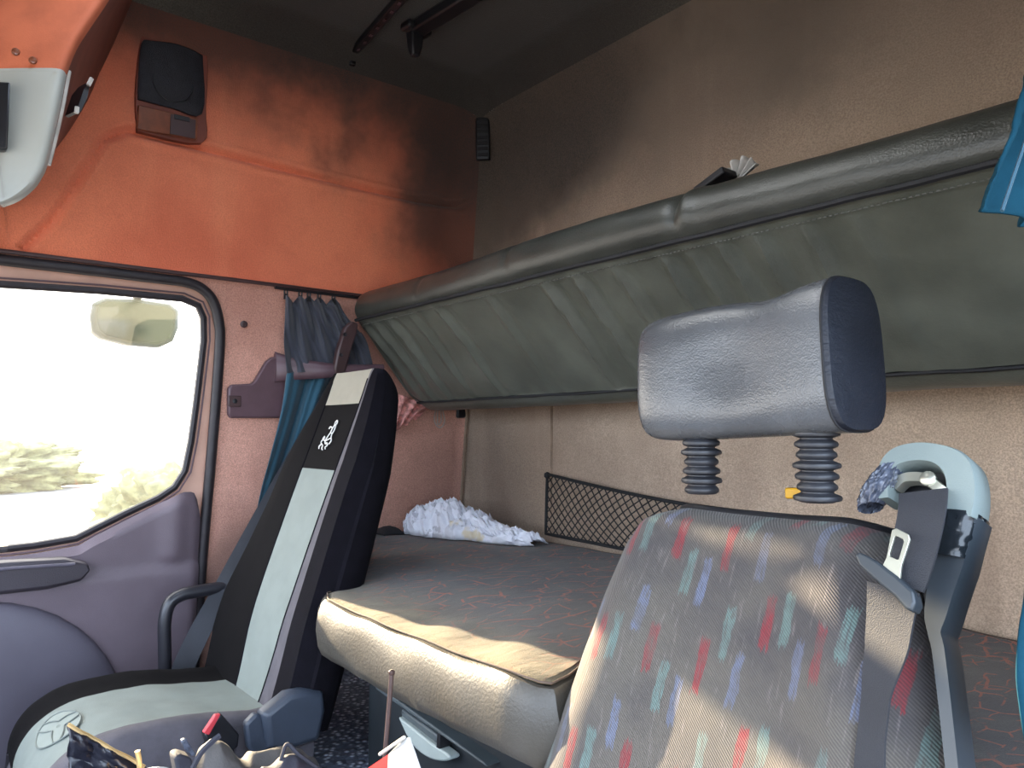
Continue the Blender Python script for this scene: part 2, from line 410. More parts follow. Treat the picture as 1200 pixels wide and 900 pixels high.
# groove pressed into the lining of the side wall
gpath = [V((.20, 1.44)), V((.247, 1.50)), V((.30, 1.615)), V((.34, 1.70)), V((.385, 1.732)), V((.55, 1.728)), V((.75, 1.722)), V((.95, 1.718)), V((1.15, 1.717)), V((1.30, 1.725)), V((1.40, 1.75))]
def gdist(y, z):
    p = V((y, z)); best = 9
    for a, b in zip(gpath, gpath[1:]):
        t = max(0, min(1, (p-a).dot(b-a)/(b-a).length_squared)); best = min(best, (a+(b-a)*t-p).length)
    return best
g = G()
def up_fn(u, v):
    y = YF+(YR-YF)*u; z = ZH+(ZT-ZH)*v
    p = shell(-2.0, y, z)
    d = gdist(y, z); p.x -= (.013*ga(d, .0075)-.004*ga(d-.018, .008))*sm(0, .06, YR-.02-y)
    inside = sm(0, .05, min(y-.22, 1.725-z)) if z < 1.74 else 0
    fade = sm(0, .1, YR-.12-y)*sm(0, .1, ZT-.2-z)
    p.x += fade*(.006*inside - .004*nz((0, y*3, z*3)))
    return p
def warp(t, k): return t+k*math.sin(2*PI*t)/(2*PI)
g.grid(up_fn, 240, 190)
g.grid(lambda u, v: shell(-2.0, .66+(YR-.66)*u, .10+(ZH-.10)*v), 60, 40, mi=1)
# strip around the door opening
door_out = [(.605, .10), (.612, .70), (.620, 1.0), (.624, 1.25), (.618, 1.32), (.600, 1.37), (.57, 1.397), (.53, 1.407), (.48, 1.4075), (.36, 1.408), (.10, 1.408), (-.20, 1.409), (-.46, 1.409), (-.46, .10)]
outer = [V((YF, .10, 0)), V((YF, ZH, 0)), V((.66, ZH, 0)), V((.66, .10, 0))]
poly = [V((.66, .10, 0)), V((.66, ZH, 0)), V((YF, ZH, 0)), V((YF, .10, 0)), V((-.46, .10, 0))] + [V((a, b, 0)) for a, b in reversed(door_out[:-1])]
tri = geometry.tessellate_polygon([poly])
g.add([(sx(p.y), p.x, p.y) for p in poly], [tuple(t) for t in tri], 1)
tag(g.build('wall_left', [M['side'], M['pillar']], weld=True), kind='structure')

g = G()
def rear_fn(u, v):
    x = -2.0+(XR+2.0)*u; z = .10+(ZT-.10)*v; p = shell(x, YR, z)
    f = sm(0, .1, x+1.8)*sm(0, .1, ZT-.25-z)
    p.y -= .003*f*nz((x*3, 0, z*3)) + f*.003*ga(x+1.56, .012) + f*.003*ga(x+.95, .012)
    return p
g.grid(rear_fn, 180, 160)
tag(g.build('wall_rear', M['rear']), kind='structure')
g = G()
g.grid(lambda u, v: shell(-2.0+(XR+2.0)*u, YF+(YR-YF)*v, ZT), 160, 200)
HA = (-1.32, -.72, .02, .60)                   # unseen roof hatch opening, added to bring daylight to the side wall
def in_h(f):
    c = sum((g.v[i] for i in f), V())/len(f); return HA[0] < c.x < HA[1] and HA[2] < c.y < HA[3]
g.f = [f for f in g.f if not in_h(f)]; g.mi = [0]*len(g.f)
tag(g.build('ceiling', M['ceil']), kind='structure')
hw = thing('added_roof_hatch', (-1.02, .31, ZT), kind='structure')
g = G()
for (a, b, c, d) in ((HA[0]-.05, HA[1]+.05, HA[2]-.05, HA[2]+.012), (HA[0]-.05, HA[1]+.05, HA[3]-.012, HA[3]+.05), (HA[0]-.05, HA[0]+.012, HA[2]+.012, HA[3]-.012), (HA[1]-.012, HA[1]+.05, HA[2]+.012, HA[3]-.012)):
    box(g, (a, c, ZT-.014), (b, d, ZT+.04))
g.build('added_hatch_frame', M['black'], hw, smooth=False)
g = G(); box(g, (HA[0]-.03, HA[2]-.03, ZT+.04), (HA[1]+.03, HA[3]+.03, ZT+.046)); g.build('added_hatch_pane', M['glass'], hw, smooth=False)
# windscreen wall with its opening, and the driver's side with the open doorway
def wall_with_hole(name, P, a0, a1, b0, b1, h, mat):
    g = G(); c0, c1, d0, d1 = h
    for (p, q, r, s) in ((a0, c0, b0, b1), (c1, a1, b0, b1), (c0, c1, b0, d0), (c0, c1, d1, b1)):
        if q-p < 1e-4 or s-r < 1e-4: continue
        g.add([P(p, r), P(q, r), P(q, s), P(p, s)], [(0, 1, 2, 3)])
    return tag(g.build(name, mat, smooth=False), kind='structure')
wall_with_hole('wall_front', lambda a, b: (a, YF, b), -2.06, XR, .10, ZT, (-1.88, -.04, .62, 1.52), M['lower'])
wall_with_hole('wall_right', lambda a, b: (XR, a, b), YF, YR, .10, ZT, (-.50, .80, .10, 1.46), M['lower'])

g = G()
box(g, (-2.06, YF, .02), (XR, YR, .10))                                  # cab floor
tag(g.build('floor', M['blackmatte'], smooth=False), kind='structure')
g = G()
g.grid(lambda u, v: (-1.30+.62*u, YF+.02+(.62-YF-.02)*v, .42+.004*nz((u*3, v*6, 0))), 24, 40)
g.grid(lambda u, v: (-1.97+2.0*u, .64+.72*v, .42+.004*nz((u*9, v*4, 3))), 40, 20)
g.add([(-1.30, YF+.02, .1), (-1.30, .64, .1), (-1.30, .64, .42), (-1.30, YF+.02, .42)], [(0, 1, 2, 3)])
g.add([(-.68, YF+.02, .1), (-.68, .64, .1), (-.68, .64, .42), (-.68, YF+.02, .42)], [(0, 1, 2, 3)])
g.add([(-1.97, .64, .1), (.03, .64, .1), (.03, .64, .42), (-1.97, .64, .42)], [(0, 1, 2, 3)])
tag(g.build('floor_step', M['carpet'], smooth=True), kind='structure')

# dark lip where the lining meets the door header
g = G(); g.tube([(sx(ZH)+.006, YF+.05+(1.02-YF-.05)*i/30, ZH-.002) for i in range(31)], .005, 8)
tag(g.build('trim_1', M['brown_plastic']), kind='structure')
# pale bead in the rear corner
g = G(); g.tube([(sx(z)+.022, YR-.012, z) for z in [.76+.36*i/10 for i in range(11)]], .004, 8)
tag(g.build('trim_2', M['bead']), kind='structure')

g = G(); g.tube([(-1.555+.002*nz((0, 0, z*6)), YR-.001, z) for z in [.80+.32*i/10 for i in range(11)]], .0035, 8)
tag(g.build('trim_3', M['bead']), kind='structure')
# ------------------------------------------------------------------ passenger door and its window
win = [(.20, .795), (.25, .797), (.33, .806), (.43, .856), (.50, .888), (.535, .912), (.556, .95), (.566, 1.02), (.572, 1.10), (.578, 1.20), (.582, 1.27), (.578, 1.325), (.566, 1.35), (.53, 1.362), (.35, 1.360), (.16, 1.352), (-.36, 1.345), (-.39, 1.33), (-.40, 1.30), (-.40, .82), (-.385, .795), (-.36, .79)]
def on_side(y, z, off=0): return V((sx(z)+off, y, z))
def offset(poly, d):
    out = []; n = len(poly)
    for i in range(n):
        a, b, c = V(poly[i-1]), V(poly[i]), V(poly[(i+1) % n])
        e1, e2 = (b-a).normalized(), (c-b).normalized(); nn = V((-(e1+e2).y, (e1+e2).x)); nn.normalize()
        out.append(tuple(b+nn*d))
    return out
door = thing('door_1', on_side(.1, .3), kind='structure')
dframe = [(a, b) for a, b in door_out]
g = G()
pts = [V((a, b, 0)) for a, b in offset(dframe, 0)]; hole = [V((a, b, 0)) for a, b in win]
tri = geometry.tessellate_polygon([pts, hole]); allp = pts+hole
g.add([on_side(p.x, p.y, -.02) for p in allp], [tuple(t) for t in tri])
n = len(win)
g.loft([[on_side(a, b, -.02) for a, b in win], [on_side(a, b, -.032) for a, b in win]], caps=False)
g.build('door_frame', M['frame_paint'], door, smooth=False)
g = G(); g.tube(spline([on_side(a-.004, b-.003, .004) for a, b in door_out[:-1]], 6), .0125, 10)
g.build('seal', M['rubber'], door)
g = G(); w2 = offset(win, -.005)
g.tube([on_side(a, b, -.018) for a, b in w2], .0085, 8, closed=True)
g.build('window_rubber', M['rubber'], door)
g = G(); g.tube([on_side(a, b, -.008) for a, b in offset(win, -.017)], .0022, 6, closed=True)
g.build('rubber_highlight_bead', M['bracket'], door)
# lower trim panel: upper edge follows the window
top = lambda y: interp(y, [(-.44, .775), (.20, .775), (.25, .777), (.335, .787), (.36, .803), (.43, .838), (.50, .873), (.55, .898), (.578, .897), (.59, .875), (.597, .85)])
g = G()
def panel(u, v):
    y = -.44+1.037*u; z = .11+(top(y)-.11)*v
    o = .004+.016*sm(0, .02, top(y)-z) + .010*sm(.005, .03, .735-z) - .012*sm(-.01, .012, y-.59)
    o += .012*sm(.72, .75, z)*ga(y-.535, .03)
    return on_side(y, z, o)
g.grid(panel, 120, 70)
g.build('door_panel', M['doorplastic'], door)
g = G(); g.tube([on_side(.606-.012*sm(.6, .45, z), z, .006) for z in [.44+.46*i/16 for i in range(17)]], .0026, 6); g.build('edge_strip', M['strip'], door)
g = G()                                                                   # armrest ledge
arm = [(-.40, .775), (.20, .772), (.30, .768), (.345, .752), (.352, .735), (.335, .712), (.27, .702), (-.40, .702)]
ring = lambda o, k: [on_side(.0+(a), .738+(b-.738)*k, o) for a, b in arm]
g.loft([ring(.02, 1), ring(.045, 1), ring(.055, .85)])
ar = g.build('armrest', M['doordark'], door, bevel=.004)
g = G(); g.tube([on_side(y, .757-.004*sm(.2, .33, y), .056) for y in [-.38+.70*i/12 for i in range(13)]], .004, 8)
g.build('armrest_edge', M['doorpocket'], ar)
g = G()
def pocket(u, v):                                                         # bulging lower pocket
    a = v*PI/2; ph = 2*PI*u; ex = .55
    c, s_ = math.cos(ph), math.sin(ph)
    r = 1.0/((abs(c)**3.2+abs(s_)**3.2)**(1/3.2))
    k = math.sin(a)
    y = .03+.405*r*k*c; z = .36+.335*r*k*s_
    if z > .36: z -= .10*max(0, (y-.03)/.405)**3*((z-.36)/.335)
    return on_side(y, z, .02+.055*math.cos(a)**.45)
g.grid(pocket, 60, 24, close=True)
g.build('door_pocket', M['doorpocket'], door)
wd = thing('window_1', on_side(.1, 1.07, -.04), kind='structure')
g = G(); tri = geometry.tessellate_polygon([hole]); g.add([on_side(p.x, p.y, -.028) for p in hole], [tuple(t) for t in tri])
g.build('window_pane', M['glass'], wd, smooth=False)

# painted outer skin of the cab on the passenger side
g = G(); h2 = [V((a, b, 0)) for a, b in offset(win, -.024)]; pr_ = [V((YF, .05, 0)), V((YR, .05, 0)), V((YR, 2.08, 0)), V((YF, 2.08, 0))]
tri = geometry.tessellate_polygon([pr_, h2]); g.add([on_side(p.x, p.y, -.07) for p in pr_+h2], [tuple(t) for t in tri])
tag(g.build('wall_outer', M['skin'], smooth=False), kind='structure')
# screw on the pillar
def screw(p, nrm, r, name, label):
    g = G(); lathe(g, V(p)-V(nrm)*.003, [(r, 0), (r, .004), (r*.6, .006), (r*.55, .003), (.0005, .003)], 14, V(nrm).normalized())
    return tag(g.build(name, M['brown_plastic']), label, 'screw')
screw(side(286, 380, .004), (1, 0, -.1), .009, 'trim_screw', 'round dark screw head on the rust pillar between door seal and teal curtain')

# ------------------------------------------------------------------ outside
g = G(); g.grid(lambda u, v: (80-340*u, -150+300*v, -1.25), 10, 20)
tag(g.build('ground', M['ground']), kind='structure')
def bush(c, sxx, syy, szz, seed):
    g = G()
    def fn(u, v):
        a = 2*PI*u; b = PI*(v-.5); d = V((math.cos(b)*math.cos(a), math.cos(b)*math.sin(a), math.sin(b)))
        k = 1+.35*nz(d*2.2+V((seed, 0, 0)), 1, 4)+.12*nz(d*9, 1, 3)+.05*nz(d*22, 1, 2)
        return V(c)+V((d.x*sxx, d.y*syy, d.z*szz))*k
    g.grid(fn, 110, 60, close=True); return g
hz = [((-17, 10.6, -.1), 3, 2.4, 2.2, 1, 'tallest yellow-green bush outside, at the rear edge of the door window'),
      ((-19, 5.6, -1.0), 2.2, 1.8, 1.3, 2, 'lower yellow-green bush outside, in front of the tallest one'),
      ((-38, 1.0, -.6), 4, 5, 1.5, 3, 'low distant bush outside, at the far side of the field')]
for c, a, b, z, s, lb in hz:
    tag(bush(c, a, b, z, s).build('bush', M['leaf'], sharp=180), lb, 'bush', 'bushes beyond the door window')
mr = thing('door_mirror', (-2.30, .45, 1.42), 'pale rounded outside mirror hanging above the passenger door window', 'mirror')
g = G()
mc = [(105, 372), (108, 355), (122, 349), (160, 350), (200, 356), (210, 364), (209, 385), (203, 400), (188, 407), (150, 404), (118, 396), (108, 388)]
ctr = atx(158, 378, -2.30)
def mring(x, k): return [ctr.lerp(atx(u, v, -2.30), k)+V((x, 0, 0)) for u, v in mc]
g.loft([mring(.01, .90), mring(.0, 1), mring(-.05, .97), mring(-.10, .75), mring(-.12, .3)])
g.build('housing', M['mirror'], mr, bevel=.006)
g = G(); g.loft([mring(.0102, .86), mring(.013, .80)])
g.build('mirror_glass', M['mirrorface'], mr)
g = G(); g.tube([atx(160, 351, -2.33), atx(162, 335, -2.30)+V((.1, 0, .02)), on_side(.46, 1.47, -.02)], .012)
g.build('arm', M['black'], mr)

# ------------------------------------------------------------------ overhead console over the windscreen
con = thing('overhead_console', (-1.0, -.2, 1.62), 'bulky overhead console with rust top and silver front over the windscreen', 'console')
XC = -1.40
CT = [((4, 243), (4, 243)), ((22, 236), (20, 235)), ((40, 222), (37, 220)), ((49, 209), (46, 206)), ((55, 196), (51, 193)), ((64, 157), (78, 158)), ((72, 120), (103, 117)), ((77, 92), (117, 84)),
      ((78, 88), (119, 81)), ((90, 58), (131, 56)), ((108, 30), (144, 28)), ((128, 0), (157, 0)), ((140, -24), (168, -24))]
def dens(tab, n=3):
    P = [V((a[0], a[1], 0)) for a, b in tab]; Q = [V((b[0], b[1], 0)) for a, b in tab]
    return [((p.x, p.y), (q.x, q.y)) for p, q in zip(spline(P, n), spline(Q, n))]
CT = dens(CT[:8])+dens(CT[7:])[1:]
def ring(ct):
    (cu_, cv_), (wu, wv) = ct
    c = atx(cu_, cv_, XC-.03); w_ = side(wu, wv, .004); xc, yc, z = XC, c.y, c.z
    pts = [V((xc-.30, YF+.02, z)), V((xc-.25, yc-.30, z)), V((xc-.115, yc-.14, z)), V((xc-.034, yc-.045, z)), V((xc-.012, yc-.012, z)), V((xc-.03, yc, z))]
    arc = spline(pts, 4)
    pts2 = [V((xc-.03, yc, z)).lerp(w_, t) for t in (.3, .6, .85, 1)]
    return arc+pts2+[V((w_.x, YF+.02, w_.z)), V((xc-.31, YF+.02, z))], len(arc)
rings = [ring(c) for c in CT]; na = rings[0][1]; rings = [r[0] for r in rings]; nr = len(rings[0])
def con_part(k0, k1, i0, i1, name, mat, par, cap=False):
    g = G(); rs = [[r[i % nr] for i in range(i0, i1+1)] for r in rings[k0:k1+1]]
    g.loft(rs, caps=False, closed=False)
    if cap: g.add(rings[0], [tuple(range(nr))])
    return g.build(name, mat, par)
fp = con_part(0, 24, 0, na-1, 'silver_panel', M['silver'], con)
con_part(24, 36, 0, na-1, 'rust_upper', M['console'], con)
con_part(0, 36, na-1, na+3, 'end_panel', M['consoleend'], con, cap=True)
con_part(0, 36, na+3, nr, 'carcass', M['consoleend'], con)
def conpt(u, v, d=0.004):
    return on(u, v, (XC, 0, 0), (1, 0, 0))+V((d, 0, 0))
g = G(); g.tube(spline([atx(80, 83, XC-.04), atx(69, 140, XC-.04), atx(56, 193, XC-.04)], 8), .0048, 8)
g.build('pale_edge_strip', M['strip'], con)
g = G(); e0 = XC-.10
prism(g, [atx(76, 136, e0), atx(84, 112, e0), atx(92, 102, e0), (atx(88, 122, e0)), atx(80, 138, e0)], (.04, .012, 0))
lt = g.build('latch', M['black'], con)
g = G(); g.tube([atx(87, 108, e0)+V((.045, .014, 0)), atx(91, 100, e0)+V((.045, .014, 0))], .004, 6); g.build('latch_highlight', M['strip'], lt); g = G(); g.tube([atx(73, 140, e0)+V((.045, .014, 0)), atx(74, 133, e0)+V((.045, .014, 0))], .004, 6)
g.build('latch_highlight', M['strip'], lt)
g = G(); xs = XC-.045
obox(g, (xs, atx(-7, 137, xs).y, atx(-7, 137, xs).z), (.010, 0, 0), (.011, .018, 0), (0, 0, .055)); g.build('display_slot', M['black'], con, bevel=.003)
g = G()
for a, b in (((-9, 221), (-2, 204)), ((-2, 204), (4, 221)), ((-7, 215), (2, 215))): g.tube([atx(*a, xs+.002), atx(*b, xs+.002)], .0016, 6)
g.build('printed_letter', M['black'], con)
for (u, v) in ((18, 61), (38, 71)):
    g = G(); lathe(g, atx(u, v, XC-.035), [(.006, 0), (.006, .004), (.0045, .006), (.002, .005)], 14, V((1, .1, -.2)).normalized()); g.build('screw', M['amber'], con)

# ------------------------------------------------------------------ speaker on the side wall
sp = thing('wall_speaker', on_side(.47, 1.85, .0), 'black wall speaker over a brown lens panel on rust side wall', 'speaker')
def wl(u, v, o=.0): return side(u, v, o)
g = G(); prism(g, spline([wl(159, 156, -.004), wl(157, 110, -.004), wl(163, 49, -.004), wl(172, 46, -.004), wl(205, 50, -.004), wl(234, 62, -.004), wl(241, 72, -.004), wl(239, 130, -.004), wl(234, 170, -.004), wl(159, 156, -.004)], 4)[:-1], (.016, 0, 0)); g.build('housing', M['speakerbox'], sp, bevel=.003)
g = G(); q = spline([wl(161, 117, .012), wl(162, 75, .012), wl(166, 50, .012), wl(178, 49, .012), wl(207, 53, .012), wl(233, 64, .012), wl(237, 75, .012), wl(236, 134, .012), wl(200, 127, .012), wl(161, 117, .012)], 4)[:-1]
cq = sum(q, V())/len(q); g.loft([q, [p+V((.006, 0, 0)) for p in q], [cq.lerp(p, .95)+V((.009, 0, 0)) for p in q]]); gr = g.build('grille', M['speakergrille'], sp)
g = G(); c0 = wl(203, 95, .0205); g.tube([c0+V((0, math.cos(a)*.045, math.sin(a)*.05)) for a in [2*PI*i/28 for i in range(28)]], .0012, 6, closed=True); g.build('cone_ring', M['black'], gr)
g = G(); prism(g, [wl(161, 124, .012), wl(231, 140, .012), wl(230, 165, .012), wl(160, 152, .012)], (.008, 0, 0)); lp = g.build('lens_panel', M['amber'], sp, bevel=.002)
g = G(); prism(g, [wl(200, 134, .021), wl(229, 141, .021), wl(228, 163, .021), wl(199, 157, .021)], (.003, 0, 0)); g.build('dark_lens', M['brown_plastic'], lp)
g = G(); prism(g, [wl(204, 134, .024), wl(222, 138, .024), wl(222, 143, .024), wl(204, 139, .024)], (.002, 0, 0)); g.build('switch', M['black'], lp)

# black vent in the rear corner
vt = thing('corner_vent', (-1.80, 1.33, 1.87), 'narrow black louvred vent high in the corner between side and rear walls', 'vent')
n_ = V((.72, -.69, -.1)).normalized(); rt = V((0, 0, 1)).cross(n_).normalized(); upv = n_.cross(rt)
vc = on(566, 162, shell(-2.0, YR, 1.93)+n_*.012, n_)
g = G(); obox(g, vc, rt*.021, n_*.010, upv*.066); g.build('housing', M['black'], vt, bevel=.004)
g = G()
for i in range(7): obox(g, vc+n_*.0105+upv*(-.051+.017*i), rt*.016, n_*.002, upv*.005)
g.build('louvres', M['blackmatte'], vt, bevel=.001)

# ------------------------------------------------------------------ roof hatch fittings
zc_ = ZT-.02
rl = thing('ceiling_rail', atz(440, 35, zc_), 'slim black slotted rail with hooked end on the dark ceiling', 'rail')
a, b = atz(412, 66, zc_), atz(500, -34, zc_)
g = G(); d = (b-a); d.z = 0; L = d.length; d.normalize(); sd = V((-d.y, d.x, 0))
obox(g, (a+b)/2+V((0, 0, .006)), d*(L/2), sd*.010, V((0, 0, .009))); bar = g.build('rail_bar', M['black'], rl, bevel=.003)
for i in range(9):
    g = G(); obox(g, a+d*(.05+L*.095*i)+V((0, 0, -.004)), d*.006, sd*.003, V((0, 0, .001))); g.build('slot', M['bracket'], bar)
g = G(); obox(g, a+V((0, 0, -.012)), d*.012, sd*.008, V((0, 0, .016))); g.build('hook', M['black'], rl, bevel=.003)
hl = thing('hatch_lever', atz(490, 30, zc_), 'thick black roof hatch arm with a prong hanging from dark ceiling', 'lever')
a, b = atz(482, 38, zc_), atz(585, -26, zc_)
g = G(); d = (b-a); d.z = 0; L = d.length; d.normalize(); sd = V((-d.y, d.x, 0))
obox(g, (a+b)/2, d*(L/2), sd*.021, V((0, 0, .014))); obox(g, a+d*.02, sd*.036, d*.02, V((0, 0, .010))); g.build('arm', M['black'], hl, bevel=.006, seg=3)
g = G(); c = a+d*.015
g.loft([[c+sd*(.020*k)*i+d*(.015*k)*j+V((0, 0, -h)) for (i, j) in ((-1, -1), (1, -1), (1, 1), (-1, 1))] for k, h in ((1, 0), (.8, .045), (.55, .068))]); g.build('prong', M['black'], hl, bevel=.005, seg=3)

# ------------------------------------------------------------------ upper bunk, folded up against the rear wall
ub = thing('upper_bunk', (-1.0, 1.30, 1.12), 'long dark grey padded upper bunk folded up along the rear wall', 'bunk')
X0, X1 = -1.895, -.06
prof = [(1.10, 1.425), (1.04, 1.435), (.995, 1.430), (.958, 1.412), (.943, 1.385), (.945, 1.362), (.958, 1.345)]
prof2 = [(.960, 1.343), (.985, 1.318), (1.02, 1.275), (1.06, 1.228), (1.10, 1.180), (1.135, 1.142), (1.150, 1.130)]
prof3 = [(1.152, 1.128), (1.17, 1.114), (1.195, 1.106), (1.25, 1.108), (1.37, 1.122)]
prof4 = [(1.37, 1.122), (1.372, 1.25), (1.30, 1.36), (1.20, 1.415), (1.10, 1.425)]
def sp2(p, n=6): return [(q.x, q.y) for q in spline([V((a, b)) for a, b in p], n)]
folds = [(-1.86, .5, .010), (-1.80, .4, .012), (-1.73, .45, .012), (-1.62, .35, .008), (-1.50, .5, .010), (-1.30, .3, .007), (-1.12, .45, .014), (-1.03, .35, .014), (-.93, .4, .009), (-.82, .35, .014), (-.765, .3, .010), (-.71, .35, .012), (-.645, .3, .012), (-.57, .25, .010), (-.50, .2, .006)]
def bunk_part(pr, name, mat, defo, par=ub, nx=240):
    g = G(); P = sp2(pr); n = len(P)-1
    def fn(u, v):
        x = X0+(X1-X0)*u; k = v*n; i = min(int(k), n-1); t = k-i
        y = P[i][0]*(1-t)+P[i+1][0]*t; z = P[i][1]*(1-t)+P[i+1][1]*t
        e = sm(0, .05, x-X0)                                              # rounded left end
        yc, zc = 1.16, 1.27
        y = yc+(y-yc)*(.86+.14*e); z = zc+(z-zc)*(.90+.10*e)
        return V((x, y, z))+defo(x, v)
    g.grid(fn, nx, n); return g.build(name, mat, par)
def d_roll(x, v):
    o = .0025*nz((x*5, v*1.2, 0))-.007*ga(x+.77, .008)-.003*ga(x+1.20, .01)-.003*ga(x+1.55, .008)+.004*ga(x+.75, .014)
    o += .006*math.sin(x*5)
    s_ = math.sin(PI*v); return V((0, -o, o*.6))*(.3+.7*s_)
def d_panel(x, v):
    o = .004*nz((x*6, v*2, 4))
    for (fx, sl, a) in folds:
        c = fx+sl*.09*(v-.1); am = .85*a*(1-.75*sm(.15, 1, v))*sm(0, .22, v)
        o += am*(ga(x-c, .010)-.7*ga(x-c-.020, .014))
    o -= .008*math.sin(PI*v)
    return V((0, -o*.72, -o*.62))
def d_und(x, v): return V((0, 0, .002*nz((x*6, v, 9))))
roll = bunk_part(prof, 'front_roll', M['rollshaded'], d_roll)
pan = bunk_part(prof2, 'front_panel', M['leather'], d_panel)
bunk_part(prof3, 'under_panel', M['leather'], d_und)
bunk_part(prof4, 'back_shell', M['blackmatte'], lambda x, v: V((0, 0, 0)), nx=4)
g = G()                                                                   # the end cap
P = sp2(prof)+sp2(prof2)+sp2(prof3)+sp2(prof4)
g.loft([[V((X0+dx, 1.16+(y-1.16)*k*.86, 1.27+(z-1.27)*k*.9)) for y, z in P] for dx, k in ((0, 1.0), (-.012, .94), (-.018, .6), (-.019, .1))]); g.build('end_cap', M['leather'], ub)
def seam(y, z, name, par, r=.0035):
    g = G(); g.tube([(X0+.03+(X1-X0-.03)*i/120, y+.002*nz((i*.1, 0, 1)), z+.002*nz((i*.1, 3, 1))) for i in range(121)], r, 6); return g.build(name, M['blackmatte'], par)
s1 = seam(.955, 1.344, 'piping', roll, .0045); seam(1.150, 1.127, 'lower_piping', pan, .003)
g = G()
for i in range(230):
    x = X0+.05+i*.008; g.tube([(x, .966, 1.331), (x+.0045, .966, 1.331)], .0011, 5)
st = g.build('stitching', M['stitch'], pan); 

# things poking out above and below the bunk
pz = thing('paper_fan', (-.73, 1.08, 1.43), 'crumpled cream paper bag corner poking up behind the upper bunk', 'paper bag')
g = G()
c = aty(862, 206, 1.08)
def fan(u, v):
    a = PI*(.02+.96*u); r = .040*v*(1+.06*math.sin(u*40)); return c+V((-math.cos(a)*r*1.05, .010*math.sin(u*36)*v, math.sin(a)*r*.9-.012+.03*(u-.5)*v))
g.grid(fan, 60, 6); g.build('folded_paper', M['paper'], pz, solid=.002)
c = aty(838, 214, 1.05); g = G()
obox(g, c, V((.030, 0, .011)), V((0, .02, 0)), V((-.002, 0, .006))); tag(g.build('flat_case', M['black'], bevel=.003), 'slim black case lying on top of the upper bunk beside the paper', 'case')

lc = [(449, 462), (462, 462), (500, 473), (490, 484), (470, 492), (460, 505), (452, 503)]
g = G(); c0 = side(470, 480, .03)
lw = [side(452, 458, .02), side(505, 476, .02), side(483, 490, .02), side(455, 508, .02)]
def lace(u, v):
    p = lw[0].lerp(lw[1], u).lerp(lw[3].lerp(lw[2], u), v); return p+V((.012+.009*math.sin(u*22+v*5)+.006*nz((u*8, v*8, 0)), 0, .006*math.sin(u*17)*v))
g.grid(lace, 40, 30)
tag(g.build('lace_cloth', M['lace'], solid=.002), 'pink lacy cloth scrap hanging under the bunk end behind the front passenger seat', 'cloth')
g = G(); base = side(515, 470, .006)
lp_ = [side(513, 462, .006), side(511, 478, .007), side(509, 492, .010), side(513, 500, .008), side(518, 500, .008), side(521, 492, .010), side(518, 478, .006), side(514, 463, .007), side(516, 478, .009), side(517, 493, .012), side(513, 497, .012), side(513, 480, .009), side(516, 463, .010)]
g.tube(spline(lp_, 5), .0022, 6)
tag(g.build('string_loop', M['string']), 'pale looped string hanging under the bunk on the rust wall', 'string')
g = G(); c = aty(536, 472, YR-.02); obox(g, c, V((.028, 0, 0)), V((0, .018, 0)), V((0, 0, .048)))
bk = tag(g.build('bunk_latch', M['black'], bevel=.006), 'small black latch block under the bunk at the rear corner', 'latch')

# ------------------------------------------------------------------ lower bunk: mattress with vinyl front
lb = thing('lower_bunk_mattress', (-1.0, 1.0, .65), 'wide lower bunk mattress with dark patterned top and grey vinyl front edge', 'mattress')
outl = [(-1.985, 1.365), (-1.985, 1.03), (-1.90, .985), (-1.80, .965), (-1.60, .850), (-1.46, .765), (-1.375, .69), (-1.338, .622), (-1.29, .600), (-1.10, .594), (-.85, .588), (-.735, .587), (-.700, .597), (-.684, .615), (-.696, .66), (-.715, .71), (-.69, .752), (-.62, .765), (-.30, .765), (0.03, .765), (0.03, 1.365)]
ol = [V((x, y)) for x, y in outl]
dense = []
for a, b in zip(ol, ol[1:]+ol[:1]):
    n = max(1, int((b-a).length/.02)); dense += [a+(b-a)*(i/n) for i in range(n)]
cen = V((-1.0, 1.02))
ZM, ZB = .755, .648
def mz(x, y):
    z = ZM+.006*nz((x*4, y*4, 1))-.030*sm(-.75, -.45, x)-.006*sm(.9, .6, y)
    z += .004*ga(y-.66, .05)*math.sin(x*38+y*20)*sm(-1.3, -1.0, x)
    return z
def inset(p, k): return cen+(p-cen)*k
def inward(i, d):
    a, b = dense[i-1], dense[(i+1) % len(dense)]; t = (b-a).normalized(); n = V((-t.y, t.x)); n = -n if n.dot(cen-dense[i]) < 0 else n
    return dense[i]+n*d
g = G(); R_ = []
for k in (0, .012): R_.append([V((*inward(i, k+.012), mz(*inward(i, k+.012))-.004+ (.004 if k else 0))) for i in range(len(dense))])
for k in (.95, .88, .8, .7, .6, .5, .4, .3, .2, .1, .02): R_.append([V((*inset(p, k), mz(*inset(p, k)))) for p in [V(inward(i, .012)) for i in range(len(dense))]])
g.loft(R_, caps=False); g.f.append(tuple(len(g.v)-len(dense)+i for i in range(len(dense)))); g.mi.append(0)
top_ = g.build('top_cover', M['bunkfab'], lb)
g = G(); R_ = []
for d, z in ((.014, -.005), (.006, -.006), (.0015, -.013), (-.004, -.03), (-.007, -.055), (-.004, -.082), (.002, -.098), (.02, -.108), (.10, -.108)):
    R_.append([V((*(inward(i, d)+V((.003*nz((dense[i].x*9, dense[i].y*9, z*30)),)*2)), mz(*inward(i, .012))+z+.003*nz((dense[i].x*8, 2, z*20)))) for i in range(len(dense))])
g.loft(R_, caps=False); g.build('vinyl_edge', M['vinyl'], lb)
g = G(); g.tube([V((*inward(i, .012), mz(*inward(i, .012))-.002)) for i in range(len(dense))], .0013, 6, closed=True); g.build('piping', M['seam'], top_)

